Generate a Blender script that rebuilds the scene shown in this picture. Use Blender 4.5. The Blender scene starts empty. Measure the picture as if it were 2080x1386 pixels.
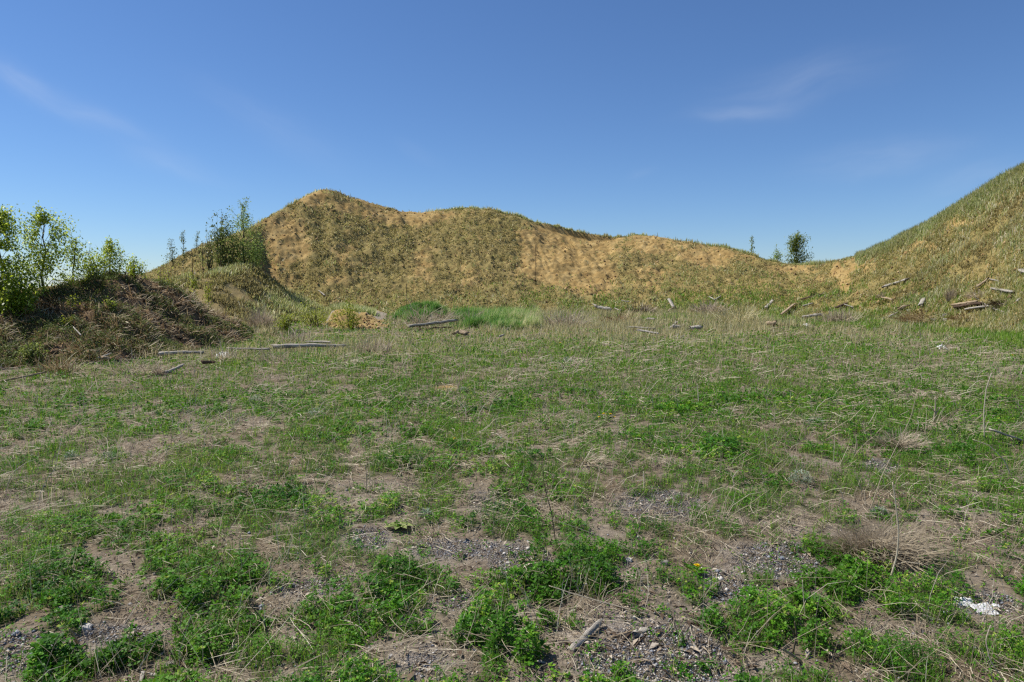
import bpy, math, random
import numpy as np
from mathutils import Vector, Matrix, Euler
rng = np.random.default_rng(7)
random.seed(7)
SC = bpy.context.scene
COL = SC.collection
PI = math.pi

# ------------------------------------------------------------------ camera
F = 2080 * 24 / 36.0
CAMH = 1.6
HOR = 585.0
PITCH = math.atan((693 - HOR) / F)
cp, sp = math.cos(PITCH), math.sin(PITCH)
cam = bpy.data.cameras.new('camera'); cam.lens = 24; cam.sensor_width = 36
cam.clip_start = 0.05; cam.clip_end = 20000
camo = bpy.data.objects.new('camera', cam); COL.objects.link(camo)
camo.location = (0, 0, CAMH); camo.rotation_euler = (PI / 2 - PITCH, 0, 0)
SC.camera = camo

def ray(px, py):
    a = (np.asarray(px, float) - 1040) / F; b = (693 - np.asarray(py, float)) / F
    return a, cp + b * sp, -sp + b * cp
def at(px, py, Y):
    a, dy, dz = ray(px, py); t = Y / dy
    return np.stack([a * t, Y + 0 * a, CAMH + dz * t], -1)
def proj(x, y, z):
    zz = z - CAMH
    f = np.maximum(y * cp - zz * sp, .05); u = y * sp + zz * cp
    return 1040 + F * x / f, 693 - F * u / f

# ------------------------------------------------------------------ noise
_T = np.random.default_rng(3).random((256, 256))
def vnoise(x, y, s=0):
    x = x + s * 17.31; y = y + s * 9.77
    xi = np.floor(x).astype(int); yi = np.floor(y).astype(int)
    fx = x - xi; fy = y - yi
    fx = fx * fx * (3 - 2 * fx); fy = fy * fy * (3 - 2 * fy)
    a = _T[xi & 255, yi & 255]; b = _T[(xi + 1) & 255, yi & 255]
    c = _T[xi & 255, (yi + 1) & 255]; d = _T[(xi + 1) & 255, (yi + 1) & 255]
    return (a + (b - a) * fx) * (1 - fy) + (c + (d - c) * fx) * fy
def fbm(x, y, oct=4, s=0, gain=.5):
    r = 0; a = 1; n = 0
    for o in range(oct):
        r = r + a * vnoise(x * 2 ** o + o * 5.2, y * 2 ** o + o * 1.7, s + o); n += a; a *= gain
    return r / n            # 0..1
def sst(x, a, b):
    t = np.clip((x - a) / (b - a), 0, 1); return t * t * (3 - 2 * t)

# ------------------------------------------------------------------ terrain
def ctrl(rows, smooth=25):
    r = np.array(rows, float)
    a, dy, dz = ray(r[:, 0], r[:, 1])
    U = a / dy; z = CAMH + dz / dy * r[:, 2]
    uu = np.linspace(-2.2, 2.2, 4401)
    k = np.hanning(smooth + 2)[1:-1]; k /= k.sum()
    out = []
    for v in (z, r[:, 2], r[:, 3]):
        w = np.interp(uu, U, v); p = np.pad(w, smooth // 2, mode='edge')
        out.append(np.convolve(p, k, 'valid')[:len(uu)])
    return uu, out
WALL = ctrl([(-1400, 590, 36, 27), (-900, 588, 38, 29), (-200, 590, 40, 32), (0, 588, 41, 33), (200, 578, 42, 33), (300, 557, 43, 34),
    (350, 530, 44, 34), (400, 502, 45, 32), (450, 484, 46, 31), (496, 466, 47.5, 32), (512, 459, 48, 37), (530, 450, 49, 41), (560, 434, 50, 41), (600, 412, 52, 41), (630, 392, 53, 41),
    (652, 386, 54, 41), (675, 387, 54, 41), (740, 409, 55, 41), (800, 426, 56, 41), (840, 431, 56.5, 41), (900, 426, 57, 41),
    (950, 423, 57, 41), (1000, 426, 57, 41), (1050, 439, 57, 41), (1100, 455, 57, 41), (1150, 464, 57, 41), (1200, 474, 57, 41),
    (1245, 484, 57, 41), (1290, 477, 57, 41), (1330, 480, 57, 40.5), (1400, 491, 56, 40), (1450, 504, 55, 39), (1500, 517, 53, 38),
    (1560, 532, 51, 37), (1600, 539, 50, 36), (1660, 537, 47, 35), (1700, 530, 45, 34), (1750, 519, 43, 32.5), (1800, 499, 41, 31),
    (1850, 474, 39.5, 29.5), (1900, 447, 38, 28), (1950, 414, 36, 26.5), (2000, 385, 34.5, 25), (2040, 362, 33.5, 24), (2080, 344, 32.5, 23),
    (2200, 305, 30, 20), (2600, 280, 26, 15), (3400, 330, 20, 9)], 17)
MOUND = ctrl([(-1200, 640, 13, 9), (-600, 640, 14, 10), (-200, 638, 15, 11.5), (0, 617, 16.5, 13), (100, 593, 17.5, 13.6), (170, 574, 18.5, 14),
    (235, 555, 19.5, 14.6), (280, 562, 20.3, 15.2), (330, 576, 21, 16), (380, 598, 22, 17), (430, 630, 23, 18.5), (480, 655, 24, 20),
    (520, 674, 25, 22), (560, 692, 26, 23), (640, 760, 27, 24)], 25)
SPUR = ctrl([(100, 700, 29, 24), (250, 590, 29, 24.5), (300, 578, 30, 25), (350, 571, 31, 25.5), (400, 562, 32, 26), (440, 548, 33, 26.5), (490, 538, 34.5, 27.5),
    (520, 546, 35.5, 28.5), (560, 573, 36.5, 29.5), (600, 599, 37.5, 31), (640, 620, 38, 32), (690, 640, 38.5, 33), (740, 660, 39, 34)], 25)
SAND = ctrl([(640, 680, 30, 28), (664, 655, 30.5, 28), (674, 634, 31, 27.4), (700, 634, 31, 26.6), (740, 641, 31, 26.0), (780, 655, 30.5, 25.8),
    (812, 676, 29, 27), (850, 700, 29, 27)], 7)
GREEN = ctrl([(760, 680, 32, 29), (790, 652, 32, 29), (810, 636, 32.5, 29), (840, 623, 33, 29), (885, 623, 33, 29), (920, 636, 33, 29.5), (960, 650, 33, 30),
    (1060, 652, 34, 30), (1140, 660, 34, 31), (1250, 690, 35, 32)], 19)
def layer(L, U, d, back, pw=1.2, rnd=.03, lip=None):
    uu, (zc, C, T) = L
    H = np.interp(U, uu, zc); C = np.interp(U, uu, C); T = np.interp(U, uu, T)
    s = (d - T) / (C - T); sc = np.clip(s, 0, 1)
    p0 = sc ** pw * 1.03
    sm = lambda q: -rnd * np.log(np.exp(-q / rnd) + np.exp(-1 / rnd))
    p = np.maximum((sm(p0) - sm(np.zeros(1))) / (sm(np.array([1.03])) - sm(np.zeros(1))), 0)
    if lip is not None:
        p = p - lip * .085 * (1 - sst(sc, .985, .995)) * sst(sc, .5, .9)
    return np.where(s <= 1, H * p, H - (d - C) * back), s, H
def lipw(U):
    px = 1040 + F * U * 1.005
    return np.exp(-((px - 1170) / 75.) ** 4) + .6 * np.exp(-((px - 1640) / 25.) ** 2)
def parts(x, y):
    x = np.asarray(x, float); y = np.asarray(y, float)
    d = np.maximum(y, .6); U = x / d
    base = .14 * (fbm(x * .22, y * .22, 3, 1) - .5) + .05 * (fbm(x * 1.3, y * 1.3, 3, 2) - .5)
    base = base + .028 * (fbm(x * 7, y * 7, 2, 3) - .5) * sst(-d, -14, -8)
    wl, ws, wH = layer(WALL, U, d, .22, 1.15, .035, lipw(U))
    env = np.clip(ws * 5, 0, 1) * np.clip((1 - ws) * 9, 0, 1)
    rill = (fbm(U * 60 + ws * 3, ws * 4.2 + U * 30, 4, 5) - .5) * .3 + (fbm(x * 1.1, y * 1.1, 5, 6, .62) - .5) * .75 + (fbm(x * 5, y * 5, 3, 7, .7) - .5) * .22 - .1 * sst(fbm(U * 110 + ws * 6, ws * 3.5 + U * 20, 3, 8), .5, .78) * sst(ws, .15, .5) * sst(fbm(x * .16, y * .16, 2, 10), .4, .65)
    wl = wl + env * rill + .32 * (fbm(x * 1.1, y * .5, 4, 9, .6) - .5) * sst(ws, .85, 1)
    ml, ms, mH = layer(MOUND, U, d, .42, .95, .05)
    menv = np.clip(ms * 4, 0, 1) * np.clip((1 - ms) * 5, .25, 1) * (ms < 1.6)
    ml = ml + menv * ((fbm(x * 1.0, y * 1.0, 4, 11) - .5) * .8 + (fbm(x * 3.4, y * 3.4, 4, 12, .65) - .5) * .4)
    pl, ps, pH = layer(SPUR, U, d, .8, 1.0, .05)
    pl = pl + np.clip(ps * 4, 0, 1) * (ps < 1.6) * ((fbm(x * .8, y * .8, 4, 14) - .5) * .5)
    sl, ss, sH = layer(SAND, U, d, .0, .8, .03)
    sl = sl + np.clip(ss * 4, 0, 1) * np.where(ss < 1.1, 1., .3) * (fbm(x * 1.9, y * 1.9, 5, 15, .7) - .5) * .75 - .12 * (1 - sst(ss, .9, .97)) * sst(ss, .3, .7)
    gl, gs, gH = layer(GREEN, U, d, .18, .9, .06)
    px = 1040 + F * U * 1.005
    hump = 1.9 * np.exp(-((px - 1520) / 52.) ** 2 - ((d - 60) / 5.) ** 2) + .55 * np.exp(-((px - 1600) / 40.) ** 2 - ((d - 56) / 4.) ** 2)
    wl = wl + hump * (ws > .9)
    L = np.stack([base, wl, ml, pl, sl, gl])
    L[1] = np.where(ws < 0, -9, L[1] + base * .5); L[2] = np.where(ms < 0, -9, L[2] + base * .3); L[3] = np.where(ps < 0, -9, L[3] + base * .3)
    L[4] = np.where(ss < 0, -9, L[4]); L[5] = np.where(gs < 0, -9, L[5] + base)
    idx = L.argmax(0); k = .07
    mx = L.max(0); z = mx + k * np.log(np.exp((L - mx) / k).sum(0)) - k * .3
    z = np.maximum(z, -1.2)
    return z, idx, ws, ms, ps, ss
def zf(x, y): return parts(x, y)[0]
DS = np.geomspace(2.0, 120, 1600)
def hit(px, py):
    a, dy, dz = ray(px, py)
    x = a / dy * DS; zr = CAMH + dz / dy * DS
    g = zf(x, DS); b = np.nonzero(zr <= g)[0]
    if len(b) == 0: return None
    i = b[0]
    if i == 0: Y = DS[0]
    else:
        e0 = zr[i - 1] - g[i - 1]; e1 = g[i] - zr[i]; Y = DS[i - 1] + (DS[i] - DS[i - 1]) * e0 / max(e0 + e1, 1e-9)
    return np.array([a / dy * Y, Y, float(zf(np.array([a / dy * Y]), np.array([Y]))[0])])

# ------------------------------------------------------------------ mesh helpers
def build(name, V, faces, mat=None, parent=None, loc=None, attrs=None, smooth=False):
    """faces: list of (n,k) int arrays"""
    V = np.asarray(V, np.float32)
    me = bpy.data.meshes.new(name)
    if not isinstance(faces, (list, tuple)): faces = [faces]
    faces = [np.asarray(f, np.int32) for f in faces if len(f)]
    nl = sum(f.size for f in faces); nf = sum(len(f) for f in faces)
    me.vertices.add(len(V)); me.vertices.foreach_set('co', V.ravel())
    me.loops.add(nl); me.loops.foreach_set('vertex_index', np.concatenate([f.ravel() for f in faces]))
    me.polygons.add(nf)
    tot = np.concatenate([np.full(len(f), f.shape[1], np.int32) for f in faces])
    st = np.zeros(nf, np.int32); st[1:] = np.cumsum(tot)[:-1]
    me.polygons.foreach_set('loop_start', st)
    if smooth: me.polygons.foreach_set('use_smooth', np.ones(nf, bool))
    me.update(calc_edges=True)
    for k, v in (attrs or {}).items():
        at_ = me.attributes.new(k, 'FLOAT', 'POINT'); at_.data.foreach_set('value', np.asarray(v, np.float32))
    if mat is not None: me.materials.append(mat)
    o = bpy.data.objects.new(name, me); COL.objects.link(o)
    if parent is not None: o.parent = parent
    if loc is not None: o.location = [float(c) for c in loc]
    return o
def tag(o, label, cat=None, group=None, kind=None):
    o['label'] = label
    if cat: o['category'] = cat
    if group: o['group'] = group
    if kind: o['kind'] = kind
    return o
def thing(name, label, cat, loc, group=None):
    o = bpy.data.objects.new(name, None); COL.objects.link(o); o.location = [float(c) for c in loc]
    return tag(o, label, cat, group)

class MB:
    def __init__(s): s.V = []; s.F = {}; s.R = []; s.n = 0
    def add(s, V, faces, rnd=0.):
        V = np.asarray(V, float)
        if not isinstance(faces, list): faces = [faces]
        for f in faces:
            f = np.asarray(f, int)
            if len(f): s.F.setdefault(f.shape[1], []).append(f + s.n)
        s.V.append(V); s.R.append(np.broadcast_to(np.asarray(rnd, float), (len(V),))); s.n += len(V)
    def build(s, name, mat, parent=None, loc=None, smooth=False):
        return build(name, np.concatenate(s.V), [np.concatenate(v) for v in s.F.values()], mat, parent, loc, {'rnd': np.concatenate(s.R)}, smooth)

def blades(P, h, w, az, lean, curl=.6, rnd=None, face=None):
    """grass blades: 5 verts each, a quad and a tip"""
    n = len(P); h = np.broadcast_to(h, (n,)); w = np.broadcast_to(w, (n,)); lean = np.broadcast_to(lean, (n,))
    d = np.stack([np.cos(az), np.sin(az), 0 * az], -1)
    fa = az + PI / 2 if face is None else face
    s = np.stack([np.cos(fa), np.sin(fa), 0 * fa], -1) * (w * .5)[:, None]
    up = np.array([0, 0, 1.])
    m = P + (d * np.sin(lean * .6)[:, None] + up * np.cos(lean * .6)[:, None]) * (h * .55)[:, None]
    l2 = lean * (1 + curl)
    t = m + (d * np.sin(l2)[:, None] + up * np.cos(l2)[:, None]) * (h * .45)[:, None]
    V = np.stack([P - s, P + s, m + s * .75, m - s * .75, t], 1).reshape(-1, 3)
    b = np.arange(n)[:, None] * 5
    r = rng.random(n) if rnd is None else rnd
    return V, [b + np.array([[0, 1, 2, 3]]), b + np.array([[3, 2, 4]])], np.repeat(r, 5)
def leaves(P, size, az, tilt, asp=.6, rnd=None, fold=.12):
    """diamond leaves pointing along az, tilt = angle of the leaf axis above the horizon"""
    n = len(P); size = np.broadcast_to(size, (n,)); tilt = np.broadcast_to(tilt, (n,))
    d = np.stack([np.cos(az) * np.cos(tilt), np.sin(az) * np.cos(tilt), np.sin(tilt)], -1)
    s = np.stack([-np.sin(az), np.cos(az), rng.normal(0, .35, n)], -1); s /= np.linalg.norm(s, axis=1)[:, None]
    nr = np.cross(d, s)
    a = P; b = P + d * (size * .5)[:, None]
    lf = b + s * (size * asp * .5)[:, None] + nr * (size * fold)[:, None]
    rt = b - s * (size * asp * .5)[:, None] + nr * (size * fold)[:, None]
    t = P + d * size[:, None]
    V = np.stack([a, rt, t, lf], 1).reshape(-1, 3)
    r = rng.random(n) if rnd is None else rnd
    return V, [np.arange(n)[:, None] * 4 + np.array([[0, 1, 2, 3]])], np.repeat(r, 4)
def ribbons(P, L, w, az, elev, bend, rnd=None, up=.3):
    """thin straws of three segments; elev = rise angle, bend = turn of the heading"""
    n = len(P); L = np.broadcast_to(L, (n,)); w = np.broadcast_to(w, (n,))
    pts = [P]; a = az.copy(); e = elev.copy()
    for i in range(3):
        st = np.stack([np.cos(a) * np.cos(e), np.sin(a) * np.cos(e), np.sin(e)], -1)
        pts.append(pts[-1] + st * (L / 3)[:, None]); a = a + bend; e = e - np.abs(bend) * .6 * np.sign(up)
    s = np.stack([-np.sin(az), np.cos(az), np.full(n, .6)], -1) * (w * .5)[:, None]
    V = np.stack([pts[0] - s, pts[0] + s, pts[1] - s, pts[1] + s, pts[2] - s, pts[2] + s, pts[3]], 1).reshape(-1, 3)
    b = np.arange(n)[:, None] * 7
    r = rng.random(n) if rnd is None else rnd
    return V, [np.concatenate([b + np.array([[0, 1, 3, 2]]), b + np.array([[2, 3, 5, 4]])]), b + np.array([[4, 5, 6]])], np.repeat(r, 7)
def tube(path, rad, seg=5, cap=True):
    path = np.asarray(path, float); n = len(path); rad = np.broadcast_to(rad, (n,))
    t = np.gradient(path, axis=0); t /= np.linalg.norm(t, axis=1)[:, None] + 1e-9
    ref = np.where(np.abs(t[:, 2:3]) > .9, np.array([[1., 0, 0]]), np.array([[0, 0, 1.]]))
    u = np.cross(t, ref); u /= np.linalg.norm(u, axis=1)[:, None]; v = np.cross(t, u)
    an = np.arange(seg) / seg * 2 * PI
    V = path[:, None] + (u[:, None] * np.cos(an)[None, :, None] + v[:, None] * np.sin(an)[None, :, None]) * rad[:, None, None]
    V = V.reshape(-1, 3)
    q = []
    for i in range(n - 1):
        for j in range(seg):
            k = (j + 1) % seg; q.append((i * seg + j, i * seg + k, (i + 1) * seg + k, (i + 1) * seg + j))
    fs = [np.array(q)]
    if cap: fs.append(np.array([list(range(seg))[::-1], [(n - 1) * seg + j for j in range(seg)]]))
    return V, fs

# ------------------------------------------------------------------ materials
def lin(c):
    c = np.array(c, float) / 255
    return tuple(np.where(c <= .04045, c / 12.92, ((c + .055) / 1.055) ** 2.4)) + (1.,)
class NT:
    def __init__(s, name):
        s.m = bpy.data.materials.new(name); s.m.use_nodes = True; s.t = s.m.node_tree; s.t.nodes.clear()
        s.out = s.n('ShaderNodeOutputMaterial')
    def n(s, ty, **kw):
        o = s.t.nodes.new(ty)
        for k, v in kw.items():
            if k.startswith('i_'): o.inputs[k[2:].replace('_', ' ')].default_value = v
            else: setattr(o, k, v)
        return o
    def l(s, a, b): s.t.links.new(a, b)
    def attr(s, name):
        return s.n('ShaderNodeAttribute', attribute_name=name).outputs['Fac']
    def noise(s, scale, detail=3, rough=.6, coord=None, seed=0):
        o = s.n('ShaderNodeTexNoise'); o.inputs['Scale'].default_value = scale; o.inputs['Detail'].default_value = detail; o.inputs['Roughness'].default_value = rough
        if coord is None:
            g = s.n('ShaderNodeNewGeometry'); coord = g.outputs['Position']
        if seed:
            ad = s.n('ShaderNodeVectorMath', operation='ADD'); s.l(coord, ad.inputs[0]); ad.inputs[1].default_value = (seed * 3.1, seed * 7.7, seed * 1.3); coord = ad.outputs[0]
        s.l(coord, o.inputs['Vector']); return o.outputs['Fac']
    def ramp(s, fac, stops, interp='LINEAR'):
        o = s.n('ShaderNodeValToRGB'); e = o.color_ramp.elements; o.color_ramp.interpolation = interp
        while len(e) < len(stops): e.new(.5)
        for x, (p, c) in zip(e, stops): x.position = p; x.color = c if len(c) == 4 else lin(c)
        s.l(fac, o.inputs['Fac']); return o.outputs['Color']
    def mix(s, fac, a, b, mode='MIX'):
        o = s.n('ShaderNodeMix', data_type='RGBA', blend_type=mode)
        for v, i in ((fac, 0), (a, 6), (b, 7)):
            if hasattr(v, 'is_output') or isinstance(v, bpy.types.NodeSocket): s.l(v, o.inputs[i])
            else: o.inputs[i].default_value = v
        return o.outputs[2]
    def math(s, op, a, b=None, clamp=False):
        o = s.n('ShaderNodeMath', operation=op, use_clamp=clamp)
        for i, v in enumerate((a, b)):
            if v is None: continue
            if isinstance(v, bpy.types.NodeSocket): s.l(v, o.inputs[i])
            else: o.inputs[i].default_value = v
        return o.outputs[0]
    def bump(s, h, strength=.5, dist=.02):
        o = s.n('ShaderNodeBump'); o.inputs['Strength'].default_value = strength; o.inputs['Distance'].default_value = dist; s.l(h, o.inputs['Height']); return o.outputs[0]
    def bsdf(s, col, rough=.9, normal=None, spec=.2):
        o = s.n('ShaderNodeBsdfPrincipled'); o.inputs['Roughness'].default_value = rough; o.inputs['Specular IOR Level'].default_value = spec
        if isinstance(col, bpy.types.NodeSocket): s.l(col, o.inputs['Base Color'])
        else: o.inputs['Base Color'].default_value = col
        if normal is not None: s.l(normal, o.inputs['Normal'])
        s.l(o.outputs[0], s.out.inputs[0]); return o
def leaf_mat(name, stops, trans=.35, patch=None, spec=.25, rough=.55, pscale=.7):
    m = NT(name); r = m.attr('rnd'); c = m.ramp(r, stops)
    if patch is not None:
        f = m.ramp(m.noise(pscale, 4), [(.42, (0, 0, 0)), (.62, (255, 255, 255))]); c = m.mix(m.math('MULTIPLY', f, patch[1]), c, lin(patch[0]))
    p = m.n('ShaderNodeBsdfPrincipled'); m.l(c, p.inputs['Base Color']); p.inputs['Roughness'].default_value = rough; p.inputs['Specular IOR Level'].default_value = spec
    if trans > 0:
        t = m.n('ShaderNodeBsdfTranslucent'); hs = m.n('ShaderNodeHueSaturation'); hs.inputs['Value'].default_value = 1.35; hs.inputs['Hue'].default_value = .485; m.l(c, hs.inputs['Color']); m.l(hs.outputs[0], t.inputs[0])
        x = m.n('ShaderNodeMixShader'); x.inputs[0].default_value = trans; m.l(p.outputs[0], x.inputs[1]); m.l(t.outputs[0], x.inputs[2]); m.l(x.outputs[0], m.out.inputs[0])
    else: m.l(p.outputs[0], m.out.inputs[0])
    return m.m

M_clover = leaf_mat('clover_leaf', [(0, (30, 70, 10)), (.45, (62, 120, 16)), (.8, (104, 158, 32)), (1, (168, 184, 74))], .3, ((88, 130, 30), .5), pscale=.9)
M_grass = leaf_mat('grass_blade', [(0, (52, 104, 18)), (.55, (96, 148, 34)), (.8, (140, 168, 62)), (1, (192, 188, 122))], .4, ((124, 148, 56), .55), pscale=.5)
M_straw = leaf_mat('dry_straw', [(0, (112, 100, 82)), (.4, (162, 149, 124)), (.8, (194, 181, 154)), (1, (222, 212, 188))], .3, ((142, 130, 110), .4), spec=.15, rough=.7)
M_drygrass = leaf_mat('dry_grass', [(0, (136, 128, 84)), (.4, (174, 166, 118)), (.8, (204, 194, 150)), (1, (228, 220, 186))], .4, ((150, 152, 96), .5), spec=.15, rough=.7)
M_moundweed = leaf_mat('mound_weed', [(0, (58, 72, 34)), (.5, (94, 112, 52)), (.85, (132, 146, 78)), (1, (172, 176, 112))], .35)
M_lush = leaf_mat('lush_grass', [(0, (54, 104, 38)), (.45, (88, 140, 54)), (.75, (140, 164, 88)), (1, (198, 196, 146))], .4)
M_scrub = leaf_mat('hill_scrub', [(0, (108, 100, 60)), (.3, (142, 136, 80)), (.65, (156, 154, 92)), (.9, (184, 176, 124)), (1, (212, 204, 168))], .5, ((132, 122, 84), .6), pscale=.25)
M_hillgrass = leaf_mat('slope_grass', [(0, (116, 138, 70)), (.45, (150, 166, 98)), (.75, (192, 192, 142)), (1, (226, 220, 190))], .5, ((156, 152, 98), .6), pscale=.3)
M_poplar = leaf_mat('poplar_leaf', [(0, (88, 108, 24)), (.5, (138, 160, 46)), (.85, (182, 198, 80)), (1, (216, 222, 152))], .6, None, .4, .4)
M_dark = leaf_mat('dark_sapling_leaf', [(0, (66, 82, 36)), (.6, (106, 122, 56)), (1, (158, 166, 102))], .3, None, .35, .45)
M_olive = leaf_mat('olive_tree_leaf', [(0, (80, 96, 38)), (.5, (116, 134, 58)), (1, (160, 170, 100))], .5)
M_feather = leaf_mat('feathery_leaf', [(0, (96, 120, 50)), (.6, (138, 162, 80)), (1, (184, 198, 122))], .45)
M_yellow = leaf_mat('yellow_green_leaf', [(0, (98, 112, 24)), (.5, (140, 154, 40)), (1, (186, 194, 84))], .4, None, .3, .5)
M_sage = leaf_mat('silver_leaf', [(0, (110, 126, 104)), (.6, (146, 160, 136)), (1, (186, 196, 176))], .2, None, .2, .7)
M_mullein = leaf_mat('woolly_leaf', [(0, (120, 136, 76)), (1, (168, 176, 112))], .2, None, .1, .8)
M_petal = leaf_mat('dandelion_petal', [(0, (240, 206, 10)), (1, (252, 228, 30))], .2)

def terrain_mat():
    m = NT('terrain')
    g = m.n('ShaderNodeNewGeometry').outputs['Position']
    # field soil
    n1 = m.noise(9, 6, .65, g); n2 = m.noise(60, 4, .7, g, 2)
    soil = m.ramp(n1, [(.3, (120, 109, 95)), (.5, (164, 152, 136)), (.7, (192, 181, 165))])
    soil = m.mix(m.math('MULTIPLY', m.ramp(n2, [(.45, (0, 0, 0)), (.7, (255, 255, 255))]), .5), soil, lin((74, 58, 44)))
    v = m.n('ShaderNodeTexVoronoi'); v.inputs['Scale'].default_value = 95; m.l(g, v.inputs['Vector'])
    hs = m.n('ShaderNodeSeparateColor'); m.l(v.outputs['Color'], hs.inputs[0])
    peb = m.ramp(hs.outputs[0], [(0, (112, 114, 118)), (.45, (146, 146, 148)), (.7, (166, 156, 140)), (.9, (192, 184, 172)), (1, (130, 110, 90))])
    grav = m.mix(m.ramp(v.outputs['Distance'], [(.25, (0, 0, 0)), (.62, (255, 255, 255))]), peb, lin((98, 88, 76)))
    c = m.mix(m.attr('gravel'), soil, grav)
    # thatch and moss between the plants
    th = m.ramp(m.noise(24, 5, .7, g, 4), [(.35, (92, 80, 62)), (.65, (150, 134, 110))])
    c = m.mix(m.attr('thatch'), c, th)
    ms = m.ramp(m.noise(30, 5, .7, g, 5), [(.3, (34, 46, 18)), (.7, (74, 88, 38))])
    c = m.mix(m.attr('green'), c, ms)
    # bark rich mound
    bk = m.ramp(m.noise(7, 7, .75, g, 6), [(.3, (70, 57, 44)), (.5, (118, 97, 72)), (.62, (146, 124, 94)), (.8, (164, 136, 98))])
    c = m.mix(m.attr('bark'), c, bk)
    # sandy clay of the pit wall
    s1 = m.ramp(m.noise(1.1, 8, .7, g, 7), [(.3, (130, 105, 62)), (.5, (164, 138, 88)), (.7, (190, 165, 112))])
    s1 = m.mix(m.math('MULTIPLY', m.ramp(m.noise(6, 4, .75, g, 8), [(.5, (0, 0, 0)), (.75, (255, 255, 255))]), .45), s1, lin((120, 86, 48)))
    c = m.mix(m.attr('sand'), c, s1)
    vg = m.ramp(m.noise(2.4, 8, .8, g, 9), [(.3, (94, 85, 52)), (.5, (132, 121, 74)), (.7, (160, 148, 98))])
    c = m.mix(m.attr('veg'), c, vg)
    h = m.math('ADD', m.noise(14, 8, .75, g, 3), m.math('MULTIPLY', m.math('MULTIPLY', v.outputs['Distance'], m.attr('gravel')), -.6))
    m.bsdf(c, .95, m.bump(h, .8, .05), .1)
    return m.m
M_terrain = terrain_mat()

def wood_mat(name, c0, c1, c2):
    m = NT(name); tc = m.n('ShaderNodeTexCoord').outputs['Object']
    mp = m.n('ShaderNodeMapping'); mp.inputs['Scale'].default_value = (5, 80, 80); m.l(tc, mp.inputs[0])
    g = m.noise(1.0, 6, .7, mp.outputs[0]); st = m.noise(3.0, 4, .6, tc, 3)
    c = m.ramp(g, [(.32, c0), (.5, c1), (.7, c2)])
    c = m.mix(m.math('MULTIPLY', m.ramp(st, [(.45, (0, 0, 0)), (.7, (255, 255, 255))]), .45), c, lin(c0))
    m.bsdf(c, .85, m.bump(g, .7, .012), .15); return m.m
M_grey = wood_mat('weathered_wood', (100, 94, 84), (168, 160, 146), (210, 202, 188))
M_tan = wood_mat('tan_wood', (104, 84, 62), (166, 146, 118), (200, 182, 152))
M_rot = wood_mat('rotten_wood', (48, 38, 30), (86, 70, 56), (120, 102, 84))
M_bark = wood_mat('sapling_bark', (66, 58, 44), (104, 94, 74), (140, 130, 106))
def plain(name, c, rough=.8, spec=.2, nz=8, amp=.25):
    m = NT(name); tc = m.n('ShaderNodeTexCoord').outputs['Object']
    n = m.noise(nz, 5, .7, tc); k = tuple(int(q * (1 - amp)) for q in c)
    m.bsdf(m.ramp(n, [(.35, k), (.65, c)]), rough, m.bump(n, .4, .01), spec); return m.m
M_rust = plain('rusty_steel', (84, 62, 48), .8, .3)
M_white = plain('white_plastic', (226, 226, 222), .5, .4, 12, .12)
M_stone = plain('grey_stone', (158, 152, 142), .9, .2, 10, .35)
M_pale = plain('pale_stone', (206, 200, 190), .9, .2, 10, .2)
M_moundstraw = leaf_mat('mound_straw', [(0, (80, 64, 42)), (.4, (130, 109, 74)), (.8, (174, 154, 112)), (1, (216, 202, 164))], .2)
M_pebble = NT('pebble'); M_pebble.bsdf(M_pebble.ramp(M_pebble.attr('rnd'), [(0, (112, 116, 122)), (.35, (154, 156, 160)), (.55, (176, 165, 148)), (.85, (200, 191, 177)), (.93, (224, 219, 210)), (1, (172, 138, 98))]), .85); M_pebble = M_pebble.m
M_clod = NT('earth_clod'); M_clod.bsdf(M_clod.ramp(M_clod.attr('rnd'), [(0, (62, 48, 36)), (.4, (116, 94, 70)), (.8, (160, 130, 86)), (1, (190, 164, 120))]), .95); M_clod = M_clod.m
M_chip = NT('bark_chip'); M_chip.bsdf(M_chip.ramp(M_chip.attr('rnd'), [(0, (50, 40, 32)), (.4, (96, 80, 64)), (.8, (150, 134, 112)), (1, (190, 178, 160))]), .9); M_chip = M_chip.m
# ------------------------------------------------------------------ cover maps
def blob(px, py, L):
    r = np.zeros(np.shape(px))
    for b in L:
        cx, cy, rx, ry = b[:4]; a = b[4] if len(b) > 4 else 1.
        r = np.maximum(r, a * np.exp(-(((px - cx) / rx) ** 2 + ((py - cy) / ry) ** 2) ** 1.5))
    return r
BARE = [(1330, 1335, 190, 60), (1215, 1295, 120, 50, 1.5), (1300, 1250, 190, 50, 1.1), (960, 1125, 130, 32), (1050, 1145, 60, 34), (1570, 1130, 110, 34), (1340, 1030, 90, 34), (1440, 1060, 90, 16, .8), (745, 1095, 60, 30),
    (640, 1200, 90, 26), (60, 1330, 130, 45), (280, 1290, 130, 36), (930, 1220, 60, 22), (1790, 1290, 70, 40), (2000, 1235, 60, 30), (2050, 1120, 60, 30, .8), (1480, 1190, 60, 40), (990, 1020, 40, 22, .8), (1280, 1180, 45, 30),
    (800, 1345, 130, 40, .95), (1110, 1370, 110, 30), (600, 1280, 80, 20, .8), (1540, 1370, 100, 26), (1800, 945, 40, 14, .7), (1400, 985, 40, 12, .6), (400, 1350, 60, 20, .7), (1700, 1100, 130, 30, .8), (250, 1160, 80, 34, .8),
    (90, 1020, 120, 20, .7), (330, 1080, 60, 16, .6), (760, 990, 90, 16, .6), (1180, 945, 80, 14, .7), (300, 900, 120, 16, .6), (560, 850, 90, 16, .6)]
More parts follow.
